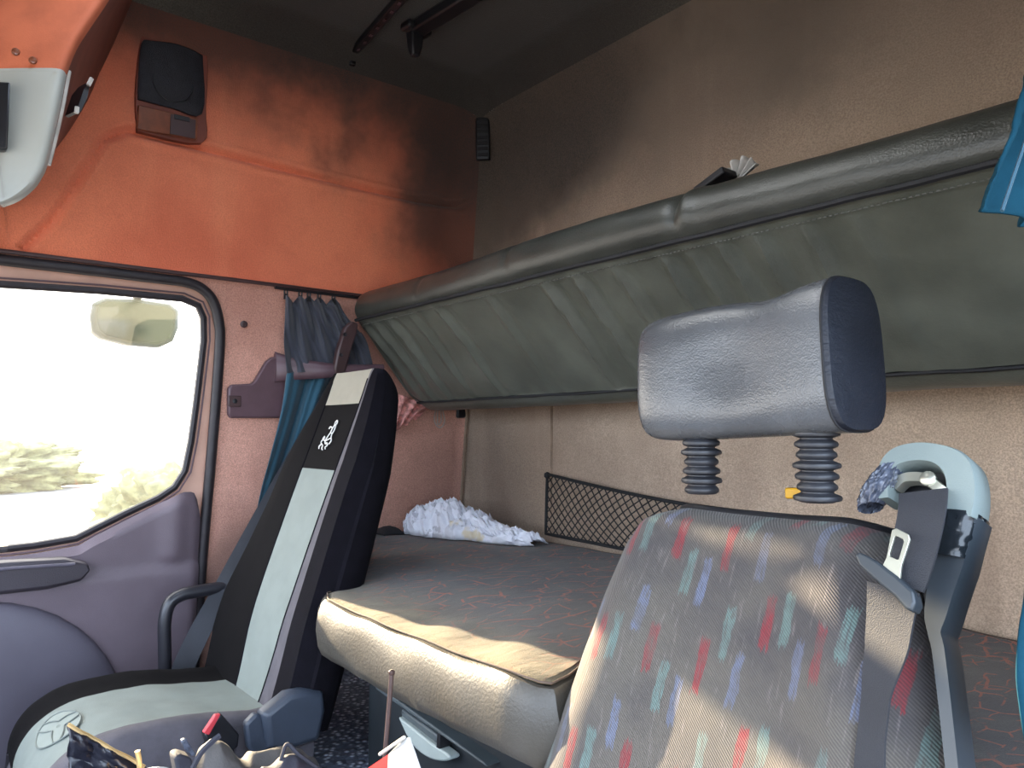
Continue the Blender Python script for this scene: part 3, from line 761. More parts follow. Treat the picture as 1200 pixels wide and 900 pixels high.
# the box under it
bb = thing('bunk_locker', (-1.0, .95, .42), 'black storage locker under the lower bunk with a pale crescent handle', 'locker')
g = G(); box(g, (-1.30, .70, .426), (-.70, 1.34, .62)); box(g, (-1.96, 1.10, .426), (-1.30, 1.34, .62)); box(g, (-.70, .80, .426), (.0, 1.34, .60)); g.build('body', M['locker'], bb, bevel=.006)
g = G(); YL = .695
prism(g, [aty(440, 802, YL-.02), aty(566, 893, YL-.02), aty(570, 899, YL-.02), aty(440, 808, YL-.02)], (0, .03, 0)); g.build('lid_rail', M['lockerpanel'], bb, bevel=.002)
g = G(); prism(g, [aty(470, 831, YL-.012), aty(513, 862, YL-.012), aty(511, 878, YL-.012), aty(470, 845, YL-.012)], (0, .02, 0)); g.build('drawer_front', M['lockerpanel'], bb, bevel=.003)
g = G(); prism(g, spline([aty(466, 840, YL-.02), aty(485, 855, YL-.02), aty(505, 871, YL-.02), aty(526, 886, YL-.02), aty(522, 892, YL-.02), aty(503, 889, YL-.02), aty(482, 872, YL-.02), aty(466, 840, YL-.02)], 4)[:-1], (0, .02, 0)); g.build('crescent_handle', M['pale'], bb, bevel=.003)
g = G(); prism(g, [aty(512, 860, YL-.02), aty(516, 858, YL-.02), aty(515, 878, YL-.02), aty(511, 876, YL-.02)], (0, .02, 0)); g.build('divider', M['black'], bb, bevel=.001)

# ------------------------------------------------------------------ things on the lower bunk
def hump(x, y, c, ax, hw, hl, seed, fold, H):
    pass
g = G()
A, B = V((-1.93, 1.19)), V((-1.47, 1.285))
dx = (B-A).normalized(); dy = V((-dx.y, dx.x))
def tee(u, v):
    t = u; L = (B-A).length
    wid = interp(t, [(0, .02), (.08, .07), (.25, .085), (.45, .085), (.6, .065), (.75, .05), (.9, .035), (1, .03)])
    h = interp(t, [(0, .012), (.07, .035), (.18, .060), (.32, .078), (.42, .082), (.5, .055), (.6, .056), (.7, .034), (.85, .020), (1, .012)])
    s_ = (v-.5)*2; wob = .012*nz((t*9, 0, 3))
    p2 = A+dx*(L*t)+dy*(s_*wid+wob)
    e = max(0, 1-abs(s_)**2.2)**.6
    r1 = 1-abs(noise.noise(V((t*13+s_*2, s_*3-t*4, 2)))); r2 = 1-abs(noise.noise(V((t*26-s_*5, s_*6, 7))))
    r3 = noise.noise(V((t*17+3, s_*4+t*6, 11)))
    z = mz(p2.x, p2.y)+.003+e*(h*(.30+.78*r1**1.6)+.022*r2**2+.010*r3)
    return V((p2.x-.016*r2+.01*r3, p2.y-.034*r1*e, z))
g.grid(tee, 150, 56)
tag(g.build('crumpled_shirt', M['tee'], solid=.002), 'crumpled white cotton shirt heaped on the lower bunk by the rear corner', 'shirt')
g = G(); c = V((*[atz(452, 623, .762).x, atz(452, 623, .762).y], 0)); c.x = max(c.x, -1.94)
def pouch(u, v):
    x = (u-.5)*.10; y = (v-.5)*.07; e = max(0, (1-abs(2*u-1)**3)*(1-abs(2*v-1)**3)); return V((c.x+x, c.y+y, mz(c.x+x, c.y+y)+.002+.018*e*(.7+.6*u)+.004*nz((u*4, v*4, 0))*e))
g.grid(pouch, 20, 16); tag(g.build('black_pouch', M['blackmatte'], solid=.002), 'flat black pouch on the lower bunk behind the grey-striped seat', 'pouch')

# luggage net standing along the rear wall
nt = thing('luggage_net', (-1.25, 1.34, .765), 'black diamond mesh luggage net standing against the brown rear wall', 'net')
na_, nb_ = V((-1.545, 1.358, .932)), V((-.86, 1.358, .872)); nc_, nd_ = V((-.86, 1.352, .756)), V((-1.545, 1.352, .776))
def np_(u, v):
    p = na_.lerp(nb_, u).lerp(nd_.lerp(nc_, u), v)
    return p+V((0, -.020*math.sin(PI*u)*math.sin(PI*v), -.008*math.sin(PI*u)*(1-v)))
g = G()
bp = [np_(i/20, 0) for i in range(20)]+[np_(1, i/6) for i in range(6)]+[np_(1-i/20, 1) for i in range(20)]+[np_(0, 1-i/6) for i in range(6)]
g.tube(bp, .0042, 8, closed=True); lathe(g, na_+V((0, 0, -.006)), [(.002, -.008), (.009, 0), (.008, .008), (.002, .012)], 12); g.build('border_cord', M['net'], nt)
g = G(); NU, NV = 26, 6
for s_ in (1, -1):
    for k in range(-NV, NU+NV):
        seg = []
        for j in range(NV*4+1):
            v = j/(NV*4); u = (k+(v*NV if s_ > 0 else NV-v*NV)-(0 if s_ > 0 else 0))/NU
            if -1e-6 <= u <= 1+1e-6: seg.append(np_(max(0, min(1, u)), v))
        if len(seg) > 2: g.tube(seg, .0016, 5)
g.build('mesh_netting', M['net'], nt)

# ------------------------------------------------------------------ passenger seat
ps = thing('truck_seat', (-1.55, .40, .10), 'far charcoal truck seat with pale central stripe and embroidered figure', 'seat')
TH = math.radians(20); P0 = V((0, .548, .53)); UPB = V((0, math.sin(TH), math.cos(TH))); NF = V((0, -math.cos(TH), math.sin(TH)))
LB = .688
hwid = [(0, .205), (.15, .208), (.35, .198), (.55, .188), (.70, .180), (.8, .162), (.9, .138), (1, .112)]
thk = [(0, .095), (.2, .095), (.4, .088), (.65, .080), (.85, .070), (1, .060)]
WL = [(0, 1.22), (.12, 1.30), (.25, 1.28), (.4, 1.12), (.55, 1.0), (1, 1.0)]
cxs = [(0, -1.530), (1, -1.530)]
SB = [(0, .062), (.15, .076), (.3, .080), (1, .083)]
def sring(s):
    """Cross-section (list of points) of the backrest at height fraction s, and the stripe's columns."""
    w, t, cx, b = interp(s, hwid), interp(s, thk), interp(s, cxs), interp(s, SB)
    k = math.sqrt(max(0.0, 1-((s-.93)/.075)**2)) if s > .93 else 1
    base = P0+UPB*(LB*s)-NF*(.010*(1-sm(0, .26, s)))
    wl_ = w*interp(s, WL)
    xs_ = [-wl_, -wl_*.985, -wl_*.93, (-wl_*.93-b)/2, -b-.004, -b, -b*.66, -b*.33, 0, b*.33, b*.66, b, b+.004, b+(w*.93-b)*.42, w*.93, w*.985, w]
    out = []
    for x in xs_:
        a = abs(x)/(w if x > 0 else wl_)
        dep = .024*ga((a-.80), .16)*(1-.7*sm(.6, .95, s)) - .05*max(0, a-.90)**1.0*3*(.35)
        edge = -.022*max(0, (a-.9)/.1)**2
        out.append(base+V((cx+x, 0, 0))+NF*((dep+edge)*k + .006*math.sin(s*PI)))
    nf = len(out)
    for (fx, ft) in ((1.03, .25), (1.03, .5), (1.0, .75), (.92, .93), (.7, 1), (0, 1.03), (-.7, 1), (-.92, .93), (-1.0, .75), (-1.03, .5), (-1.03, .25)):
        out.append(base+V((cx+fx*(w if fx > 0 else wl_), 0, 0))-NF*(t*ft*k))
    return out, nf
ss = [0, .015, .04] + [.08+.04*i for i in range(15)] + [.67, .675, .70, .73, .77, .81, .85, .885, .89, .905, .92, .93, .95, .965, .98, .99, 1.0]
RS = [sring(s) for s in ss]; nf = RS[0][1]; RS = [r[0] for r in RS]
mid_i = (5, 11)
def seat_faces(name, mat, par, sel, add_caps=False):
    g = G(); n = len(RS[0]); keep = []
    vs = [p for r in RS for p in r]
    for k in range(len(RS)-1):
        for i in range(n):
            if sel(k, i): keep.append((k*n+i, k*n+(i+1) % n, (k+1)*n+(i+1) % n, (k+1)*n+i))
    used = sorted({a for f in keep for a in f}); mp = {a: j for j, a in enumerate(used)}
    g.add([vs[a] for a in used], [tuple(mp[a] for a in f) for f in keep])
    if add_caps:
        g.add(RS[0], [tuple(range(n))]); g.add(RS[-1], [tuple(range(n))])
    return g.build(name, mat, par)
k66, k85 = ss.index(.67), ss.index(.885)
isstripe = lambda i: mid_i[0] <= i < mid_i[1]
bk_ = seat_faces('backrest', M['seat_side'], ps, lambda k, i: not (i < nf-1) , True)
seat_faces('far_bolster', M['seat_dark'], bk_, lambda k, i: i < mid_i[0])
seat_faces('near_bolster', M['seat_mid'], bk_, lambda k, i: mid_i[1] <= i < mid_i[1]+2)
seat_faces('near_side', M['seat_side'], bk_, lambda k, i: mid_i[1]+2 <= i < nf-1)
seat_faces('pale_stripe', M['seat_light'], bk_, lambda k, i: isstripe(i) and k < k66)
seat_faces('dark_band', M['seat_dark'], bk_, lambda k, i: isstripe(i) and k66 <= k < k85)
seat_faces('cream_head_panel', M['seat_cream'], bk_, lambda k, i: isstripe(i) and k >= k85)
# seams beside the stripe
for ci in (5, 11):
    g = G(); g.tube([r[ci]+NF*.0005 for r in RS[:-3]], .0016, 5); g.build('seam', M['seat_side'], bk_)
# embroidered figure: a rider with a raised arm, in white thread strokes
def bp_(a, b, o=.004):
    """a = across (m), b = height fraction"""
    s_ = (b-.76)*.74+.778; a *= .68; return P0+UPB*(LB*s_)+V((interp(s_, cxs)+a, 0, 0))+NF*(o+.006*math.sin(s_*PI))
strokes = [[(.012, .822), (.020, .828), (.026, .820), (.022, .808), (.013, .810), (.012, .822)],
           [(.014, .808), (.006, .795), (-.010, .800), (-.016, .790)], [(.006, .795), (.004, .775), (-.006, .755), (-.012, .735)],
           [(.022, .806), (.024, .785), (.018, .765), (.022, .748)], [(-.012, .735), (.004, .742), (.022, .748), (.030, .735), (.022, .722)],
           [(-.012, .735), (-.030, .742), (-.038, .730), (-.030, .722), (-.040, .712), (-.036, .700)], [(-.030, .722), (-.018, .716), (-.016, .702), (-.008, .696)],
           [(-.012, .735), (-.002, .722), (.006, .728), (.014, .716), (.004, .708), (.010, .700)], [(.004, .775), (.014, .770), (.018, .765)], [(-.034, .744), (-.028, .756), (-.022, .746)]]
g = G()
for st_ in strokes: g.tube(spline([bp_(a, b) for a, b in st_], 4), .0014, 5)
g.build('embroidered_figure', M['white_thread'], bk_)
# cushion
CY0, CY1, CXc, CW = .185, .615, -1.55, .205
def cz(y):
    t = (y-CY0)/(CY1-CY0); return .556-.022*sm(.1, .9, t)-.004*math.sin(t*9)
def ctop(x, y):
    a = abs(x-CXc)/CW; t = (y-CY0)/.15
    z = cz(y)+.012*ga(a-.78, .15)-.05*max(0, (a-.86)/.14)**2.2
    if t < 1: z -= .115*(1-math.sqrt(max(0, 1-(1-t)**2.6)))
    return z
def cus(x0, x1, name, mat, par, n=10):
    g = G()
    def fn(u, v):
        x = CXc+x0+(x1-x0)*u; y = CY0+(CY1-CY0)*v**1.5
        return V((x, y, ctop(x, y)+.0025*nz((x*14, y*14, 0))))
    g.grid(fn, n, 44); return g.build(name, mat, par)
g = G(); rings_ = []
for d, z in ((0, None), (.004, .49), (.0, .44), (-.03, .425)):
    r_ = []
    for i in range(40): y = CY0+(CY1-CY0)*(i/39)**1.5; r_.append(V((CXc+CW+d, y, ctop(CXc+CW, y) if z is None else min(z, ctop(CXc+CW, y)-.002)))) 
    for i in range(39, -1, -1): y = CY0+(CY1-CY0)*(i/39)**1.5; r_.append(V((CXc-CW-d, y, ctop(CXc-CW, y) if z is None else min(z, ctop(CXc+CW, y)-.002))))
    rings_.append(r_)
g.loft(rings_, caps=False); g.add(rings_[-1], [tuple(range(80))])
g.add([V((CXc-CW+2*CW*i/20, CY0, ctop(CXc-CW+2*CW*i/20, CY0))) for i in range(21)]+[V((CXc-CW+2*CW*i/20, CY0+.02, .43)) for i in range(21)], [(i, i+1, 22+i, 21+i) for i in range(20)])
cu = g.build('cushion', M['seat_mid'], ps)
cus(-CW, -.095, 'dark_cushion_side', M['seat_dark'], cu); cus(-.095, .118, 'pale_cushion_stripe', M['seat_light'], cu, 16); cus(.118, CW, 'grey_cushion_side', M['seat_mid'], cu)
# three-pointed emblem pressed into the cushion's front
ec = V((-1.552, .240)); er = .032
def ep(a, r, o=.003): x = ec.x+1.9*r*math.sin(a); y = ec.y+r*math.cos(a); return V((x, y, ctop(x, y)+o))
g = G(); g.loft([[ep(2*PI*i/48, er*k, .0025) for i in range(48)] for k in (1, .7, .4, .1)], caps=False); em = g.build('emblem_disc', M['emblemfill'], cu)
g = G(); g.tube([ep(2*PI*i/48, er) for i in range(48)], .0016, 5, closed=True)
for k in range(3):
    a0 = PI/2+.35+k*2*PI/3; a1 = a0+2*PI/3
    pts = []
    for i in range(17):
        t = i/16; a = a0+.16+(a1-a0-.32)*t; r = er*(1-.68*math.sin(PI*t)**.8); pts.append(ep(a, r, .004))
    g.tube(pts, .0014, 5)
g.build('emblem_star', M['emblem'], em)
# base, hinge cover
g = G(); box(g, (-1.74, .19, .11), (-1.39, .56, .43)); g.build('pedestal', M['black'], ps, bevel=.012)
g = G(); xh = CXc+CW+.008
hp = [(300, 832), (330, 808), (350, 804), (372, 806), (374, 826), (366, 862), (335, 872), (306, 872)]
q = [atx(u, v, xh) for u, v in hp]; cq = sum(q, V())/len(q)
g.loft([q, [p+V((.024, 0, 0)) for p in q], [cq.lerp(p, .86)+V((.034, 0, 0)) for p in q]]); g.build('hinge_cover', M['hinge'], ps, bevel=.004)
g = G(); q = [atx(u, v, xh) for u, v in ((283, 845), (296, 832), (304, 838), (308, 865), (318, 884), (296, 884), (286, 872))]; prism(g, q, (.02, 0, 0)); g.build('recliner_lever', M['hinge'], ps, bevel=.005)
# grab rail on the far side of the seat
g = G(); XG = -1.845
pts = spline([atx(194, 800, XG), atx(193, 760, XG), atx(193, 728, XG), atx(199, 707, XG), atx(213, 697, XG), atx(232, 693, XG), atx(262, 688, XG), atx(300, 682, XG)], 7)
g.tube([pts[0]+V((0, 0, -.36))]+pts, .0145, 12)
tag(g.build('grab_rail', M['metaltube']), 'bent black tube rail rising between door and grey-striped seat', 'rail')
# its buckle
bu = thing('belt_buckle', atx(258, 858, -1.33), 'black belt buckle with red button beside the pale seat cushion', 'buckle')
XB = -1.325
g = G(); q = [atx(u, v, XB) for u, v in ((240, 862), (259, 836), (281, 861), (279, 876), (262, 886), (246, 880))]; prism(g, q, (-.022, 0, 0)); g.build('buckle_body', M['black'], bu, bevel=.003)
g = G(); q = [atx(u, v, XB+.001) for u, v in ((236, 857), (250, 836), (257, 835), (243, 860))]; prism(g, q, (.010, 0, 0)); g.build('red_button', M['red'], bu, bevel=.002)
g = G(); g.ribbon([atx(262, 880, XB-.011), atx(268, 905, XB-.011), atx(272, 960, XB-.011)], [(0, 1, 0)]*3, .03, .004); g.build('stalk', M['black'], bu)
# shoulder belt bracket on the pillar
br = thing('belt_bracket', on_side(.74, 1.08), 'mauve plastic belt bracket with swivel arm on the pillar, over the curtain', 'bracket')
g = G(); o = .004
pl_ = [side(u, v, o) for u, v in ((265, 456), (268, 451), (292, 450), (296, 446), (309, 424), (316, 419), (336, 418), (336, 490), (268, 490), (265, 486))]
prism(g, pl_, (.018, 0, 0)); g.build('plate', M['bracket'], br, bevel=.005, seg=3)
g = G(); q = spline([side(322, 430, .02)+V((0, 0, 0)), side(345, 432, .045), side(380, 434, .075), side(415, 433, .085), side(448, 431, .085)], 6)
rings_ = []
for k, p in enumerate(q):
    t = k/(len(q)-1); h = .030*(1-t)**1.5+.010; d = .012
    rings_.append([p+V((d*math.cos(a), 0, h*math.sin(a))) for a in [2*PI*i/12 for i in range(12)]])
g.loft(rings_); g.build('arm', M['bracket'], br)
g = G(); q = [side(u, v, .075) for u, v in ((388, 432), (392, 410), (400, 385), (408, 377), (416, 380), (414, 392), (408, 410), (401, 436), (395, 440), (389, 438))]; prism(g, q, (.022, 0, 0)); lv = g.build('swivel_lever', M['brown_plastic'], br, bevel=.005, seg=3)
for (u, v) in ((404, 392), (399, 416)):
    g = G(); lathe(g, side(u, v, .096), [(.0055, 0), (.0055, .003), (.003, .002)], 12, V((1, 0, 0))); g.build('pivot_pin', M['black'], lv)
g = G(); c = side(271, 470, .022); obox(g, c+V((0, .008, 0)), (.003, 0, 0), (0, .016, 0), (0, 0, .014)); cl = g.build('clip', M['brown_plastic'], br, bevel=.002)
g = G(); lathe(g, c+V((.003, .008, 0)), [(.006, 0), (.006, .002), (.002, .003)], 12, V((1, 0, 0))); g.build('clip_screw', M['black'], cl)
# its webbing, running down behind the seat
g = G(); q = spline([side(405, 434, .085), side(385, 470, .07), side(345, 540, .09), side(300, 620, .13), side(262, 690, .17), side(232, 745, .20), side(212, 790, .205), side(204, 830, .205)], 5)
g.ribbon(q, [(.35, 1, .25)]*len(q), .046, .0012)
tag(g.build('shoulder_belt', M['belt']), 'dark seat belt webbing running down from the bracket behind the grey-striped seat', 'seat belt')

# ------------------------------------------------------------------ passenger-side curtain with its rail
g = G(); ry0, ry1 = .74, 1.02
g.tube([(sx(1.42)+.03, ry0+(ry1-ry0)*i/10, 1.412) for i in range(11)], .0045, 8)
tag(g.build('curtain_rail', M['black']), 'thin black curtain rail below the rust headlining', 'rail')
ct = thing('side_curtain', (-1.89, .87, 1.41), 'dark teal curtain gathered on hooks beside the passenger door', 'curtain')
hooks = [335, 352, 362, 374, 391]
g = G()
cu_t = [(337, 347), (436, 356)]
def cpt(u, v, o): return side(u, v, o)
upL = [(335, 346), (334, 370), (333, 400), (335, 425), (336, 437)]
upR = [(398, 350), (415, 375), (428, 395), (434, 415), (438, 432)]
def crv(tab, t):
    P = spline([V((a, b, 0)) for a, b in tab], 8); k = t*(len(P)-1); i = min(int(k), len(P)-2); return P[i].lerp(P[i+1], k-i)
def up_c(u, v):
    a, b = crv(upL, v), crv(upR, v); p = a.lerp(b, u)
    sag = 0
    for h in hooks: sag = max(sag, ga((p.x-h)/8.0, 1))
    vy = p.y+(1-sag)*12*(1-v)**2*(1 if v < .4 else .6)
    f = math.sin(u*26+v*3)*.012*(1-.3*v)+.006*math.sin(u*50-v*7)
    return cpt(p.x, vy, .035+.028*v+f)
g.grid(up_c, 110, 40); g.build('upper_drape', M['curtain_shaded'], ct, solid=.0015)
g = G()
loL = [(336, 436), (330, 480), (318, 530), (306, 575), (299, 612), (292, 660)]
loR = [(428, 436), (410, 470), (396, 520), (380, 580), (365, 640), (350, 700)]
def lo_c(u, v):
    a, b = crv(loL, v), crv(loR, v); p = a.lerp(b, u)
    f = math.sin(u*17+v*2.5)*.014+.006*math.sin(u*39+v*6)
    return cpt(p.x, p.y, .042+f)
g.grid(lo_c, 90, 40); g.build('lower_drape', M['curtain'], ct, solid=.0015)
for h in hooks:
    g = G(); p = side(h, 346, .03); p.z = 1.408
    g.tube([p+V((0, .004*math.cos(a), .010*math.sin(a)-.004)) for a in [2*PI*i/10 for i in range(10)]], .0022, 6, closed=True); obox(g, p+V((0, 0, -.016)), (.003, 0, 0), (0, .005, 0), (0, 0, .007)); g.build('curtain_hook', M['black'], ct)

# ------------------------------------------------------------------ driver's seat
ds = thing('truck_seat', (-.48, .40, .10), 'near truck seat in grey weave with coloured dashes and black headrest', 'seat')
T2 = math.radians(21); Q0 = V((0, .552, .52)); UD = V((0, math.sin(T2), math.cos(T2))); ND = V((0, -math.cos(T2), math.sin(T2))); LD = .472
def dpl(u, v, o=0): return on(u, v, Q0+ND*o, ND)
xl = [(0, -.755), (.25, -.724), (.5, -.706), (.75, -.692), (.88, -.682), (.95, -.666), (1, -.638)]
xr = [(0, -.250), (.3, -.262), (.55, -.275), (.75, -.296), (.88, -.322), (.95, -.338), (1, -.352)]
def dfront(u, v):
    s_ = v; a = interp(s_, xl); b = interp(s_, xr); x = a+(b-a)*u
    base = Q0+UD*(LD*s_)
    e = 2*u-1
    d = .018*ga(abs(e)-.66, .22)*(1-.6*sm(.7, 1, s_)) - (.036 if e < 0 else .04)*max(0, (abs(e)-.66)/.34)**2.0
    d -= .035*max(0, (s_-.93)/.07)**2
    d += .010*math.sin(PI*min(1, s_*1.1))+.0015*nz((x*12, 0, s_*8))
    return base+V((x, 0, 0))+ND*d
g = G()
g.grid(dfront, 60, 60, uvf=lambda u, v: (interp(v, xl)+(interp(v, xr)-interp(v, xl))*u+2, v*LD))
fr = g.build('front_cover', M['weave'], ds)
g = G()                                                                   # sides and back shell
rs = []
for j in range(31):
    v = j/30; L_, R2 = dfront(0, v), dfront(1, v); t = .055*(1-.35*sm(.7, 1, v))
    rs.append([L_, L_-ND*(t*.5)+V((-.004, 0, 0)), L_-ND*t+V((.01, 0, 0)), L_.lerp(R2, .3)-ND*(t+.006), L_.lerp(R2, .7)-ND*(t+.006), R2-ND*t+V((-.01, 0, 0)), R2-ND*(t*.5)+V((.004, 0, 0)), R2])
g.loft(rs, caps=False, closed=False)
g.add(rs[-1], [tuple(range(8))]); g.build('back_shell', M['blackmatte'], ds)
g = G(); g.tube([dfront(i/40, 1)+V((0, .004, .001)) for i in range(41)], .0042, 8); g.tube([dfront(1, 1-i/40)+V((.003, .004, 0)) for i in range(41)], .0045, 8)
g.build('piping', M['black'], fr)
g = G(); t0 = .33
g.grid(lambda u, v: V((-.72+.45*u, .10+.50*v, .50-.03*v+.012*ga(abs(2*u-1)-.8, .2)-.05*max(0, (abs(2*u-1)-.9)/.1)**2-.05*max(0, (.1-v)/.1)**2)), 40, 40, uvf=lambda u, v: (.45*u+.1, .5*v))
g.build('seat_cushion', M['weave'], ds)
g = G(); box(g, (-.71, .12, .34), (-.28, .58, .46)); box(g, (-.66, .18, .105), (-.33, .52, .34)); g.build('pedestal', M['black'], ds, bevel=.015)
# headrest
hr_c = V((-.497, .730, 1.112)); HX, HY, HZ = .124, .052, .077
yaw = math.radians(-3); cy_, sy_ = math.cos(yaw), math.sin(yaw)
def hpt(a, b, sx_=1):
    """a: around in the y-z section (0 front, growing upwards); b in [-1,1] across"""
    p = 3.4
    ca, sa = math.cos(a), math.sin(a); r = (abs(ca)**p+abs(sa)**p)**(-1/p)
    q = 5.0 if b < 0 else 12.0; k = (max(0, 1-abs(b)**q))**(1/q) if abs(b) < 1 else 0
    ky = .35+.65*k; kz = .72+.28*k
    if abs(b) >= .999: pass
    y = -ca*r*HY*ky; z = sa*r*HZ*kz
    if z > 0: z *= 1-.10*ga(b-.30, .35)+.02*b
    if ca > 0: y += .016*ga(b-.05, .5)*ga(z/HZ-.1, .9)                   # hollow of the front
    z += .006*b; x = b*HX-.010*(z/HZ)*abs(b)+ .008*b
    y += .010*(z/HZ)
    return hr_c+V((x*cy_-y*sy_, x*sy_+y*cy_, z))
bs = [-1, -.985, -.95, -.9, -.82]+[-.7+.1*i for i in range(15)]+[.82, .87, .90, .93]
N = 48
hd = thing('x', (0, 0, 0)); bpy.data.objects.remove(hd)
g = G(); g.loft([[hpt(2*PI*i/N, b) for i in range(N)] for b in bs], caps=False)
g.add([hpt(2*PI*i/N, -1) for i in range(N)], [tuple(range(N))])
hr = g.build('headrest', M['headleather'], ds, weld=True)
g = G(); bs2 = [.93, .95, .97, .98]
rg = [[hpt(2*PI*i/N, b) for i in range(N)] for b in bs2]; cc = sum(rg[-1], V())/N
rg.append([cc.lerp(p, .6)+V((.002, 0, 0)) for p in rg[-1]]); rg.append([cc.lerp(p, .05)+V((.001, 0, 0)) for p in rg[-2]])
g.loft(rg, caps=True); g.build('headrest_side', M['headside'], hr)
g = G(); g.tube([hpt(2*PI*i/N, .93)+V((.0005, 0, 0)) for i in range(N)], .0013, 5, closed=True); g.build('side_seam', M['blackmatte'], hr)
# bellows on the two posts
for u in (822, 957):
    c = aty(u, 545, .715); g = G(); prof_ = []
    nb = 7; z0, z1 = .972, 1.046
    for i in range(nb):
        h = z0+(z1-z0)*i/nb; dh = (z1-z0)/nb; sc = 1+.10*math.sin(i*2.1+u)
        prof_ += [(.0155, h-c.z), (.0205*sc, h+dh*.22-c.z), (.0212*sc, h+dh*.42-c.z), (.0205*sc, h+dh*.62-c.z), (.0155, h+dh*.9-c.z)]
    lathe(g, c, prof_, 22); bl = g.build('bellows', M['bellows'], ds)
# belt tower on the right shoulder
def dq(u, v, o): return dpl(u, v, o)
def sweep(g, path, w, d0, d1, nrm):
    """A bar with rounded rectangular section: w across the path in the seat plane, from d0 to d1 along the normal."""
    pts = [V(p) for p in path]; rings = []
    for k, p in enumerate(pts):
        t = (pts[min(k+1, len(pts)-1)]-pts[max(k-1, 0)]).normalized(); a = t.cross(nrm).normalized()
        ww = (w[k] if isinstance(w, list) else w)/2
        sec = [(-1, .15), (-.85, 0), (.85, 0), (1, .15), (1, .85), (.85, 1), (-.85, 1), (-1, .85)]
        rings.append([p+a*(ww*i)+nrm*(d0+(d1-d0)*j) for i, j in sec])
    g.loft(rings)
g = G()
cap_path = spline([dq(1042, 588, 0), dq(1042, 560, 0), dq(1054, 541, 0), dq(1080, 534, 0), dq(1108, 538, 0), dq(1127, 553, 0), dq(1132, 580, 0), dq(1128, 608, 0)], 6)
nn = len(cap_path); wd_ = [.010+.010*sm(0, .35, i/nn)*1+.006*sm(.5, .7, i/nn) for i in range(nn)]
sweep(g, cap_path, wd_, -.024, .012, ND); tw = g.build('belt_tower_cap', M['tower'], ds)
g = G(); pp_ = spline([dq(1128, 604, 0), dq(1113, 660, 0), dq(1098, 730, 0), dq(1103, 765, 0), dq(1111, 830, 0), dq(1121, 920, 0)], 6); sweep(g, pp_, [interp(i/30, [(0, .030), (.2, .030), (.38, .020), (.45, .012), (1, .011)]) for i in range(31)], -.030, .006, ND); g.build('belt_tower_post', M['towerdark'], ds)
g = G(); prism(g, [dq(1046, 590, -.02), dq(1044, 552, -.02), dq(1060, 543, -.02), dq(1112, 548, -.02), dq(1122, 590, -.02)], ND*-.01); g.build('guide_backing', M['black'], tw)
g = G(); sweep(g, spline([dq(1050, 572, -.005), dq(1062, 562, -.002), dq(1085, 562, 0), dq(1104, 575, 0), dq(1116, 585, -.004)], 5), .010, -.008, .006, ND); lathe(g, dq(1089, 562, .004), [(.007, 0), (.007, .004), (.004, .006)], 12, ND); g.build('belt_guide', M['steel'], tw)
g = G()
def tapef(u, v):
    a = 2*PI*u; p = dq(1124-14*v, 602+52*v, 0); k = 1+.05*nz((math.cos(a)*4, math.sin(a)*4, v*7), 1, 3)
    ca, sa = math.cos(a), math.sin(a); r = (abs(ca)**4+abs(sa)**4)**-.25
    return p+V((.017*ca*r*k, 0, 0))-ND*.009+ND*(.022*sa*r*k)
g.grid(tapef, 48, 20, close=True); g.build('black_tape_wrap', M['tape'], ds)
g = G()
def wrapf(u, v):
    a = 2*PI*u; p = dq(1043-22*v, 550+46*v, 0); k = (1+.16*nz((math.cos(a)*4, math.sin(a)*4, v*3+a), 2.0, 4))*(.75+.3*math.sin(PI*v))
    return p+V((.014*math.cos(a)*k, 0, .006*math.cos(a)*k))+ND*(.002+.018*math.sin(a)*k)
g.grid(wrapf, 64, 30, close=True); g.build('crinkled_wrap', M['crinkle'], ds)
# webbing, tongue and stop
g = G()
path = [((1082, 576), .022), ((1080, 600), .030), ((1074, 630), .034), ((1066, 660), .036), ((1057, 685), .036)]
q = spline([dq(*p, o) for p, o in path], 6); g.ribbon(q, [(1, 0, .05)]*len(q), [.040-.003*i/len(q) for i in range(len(q))], .0012)
wb = g.build('belt_upper', M['belt'], ds)
g = G()
path = [((1046, 688), .042), ((1043, 720), .036), ((1038, 760), .031), ((1029, 800), .029), ((1024, 840), .028), ((1020, 880), .028), ((1018, 930), .028)]
q = spline([dq(*p, o) for p, o in path], 6); nq = len(q)
g.ribbon(q, [(1, -.05-.25*math.sin(PI*i/nq), -.25) for i in range(nq)], [interp(i/nq, [(0, .044), (.3, .040), (.55, .026), (.75, .024), (1, .026)]) for i in range(nq)], .0012)
g.build('belt_lower', M['belt'], ds)
g = G(); o = .044
f0 = [dq(u, v, o) for u, v in ((1047, 622), (1052, 620), (1066, 627), (1068, 633), (1058, 664), (1056, 682), (1034, 668), (1040, 656))]
f1 = [dq(u, v, o) for u, v in ((1050, 630), (1052, 629), (1060, 633), (1061, 636), (1055, 656), (1053, 657), (1045, 653), (1044, 650))]
n8 = 8
vs = f0+f1+[p+ND*.003 for p in f0]+[p+ND*.003 for p in f1]; fs = []
for i in range(n8):
    j = (i+1) % n8; fs += [(i, j, 8+j, 8+i), (16+i, 24+i, 24+j, 16+j), (i, 16+i, 16+j, j), (8+i, 8+j, 24+j, 24+i)]
g.add(vs, fs); tg = g.build('buckle_tongue', M['steel'], ds, bevel=.0008)
g = G(); q = [dq(u, v, .034) for u, v in ((1011, 655), (1017, 652), (1036, 662), (1060, 680), (1080, 698), (1083, 712), (1078, 722), (1070, 718), (1058, 704), (1034, 684), (1016, 668))]
prism(g, q, ND*.016); g.build('tongue_grip', M['towerdark'], tg, bevel=.003, seg=3)
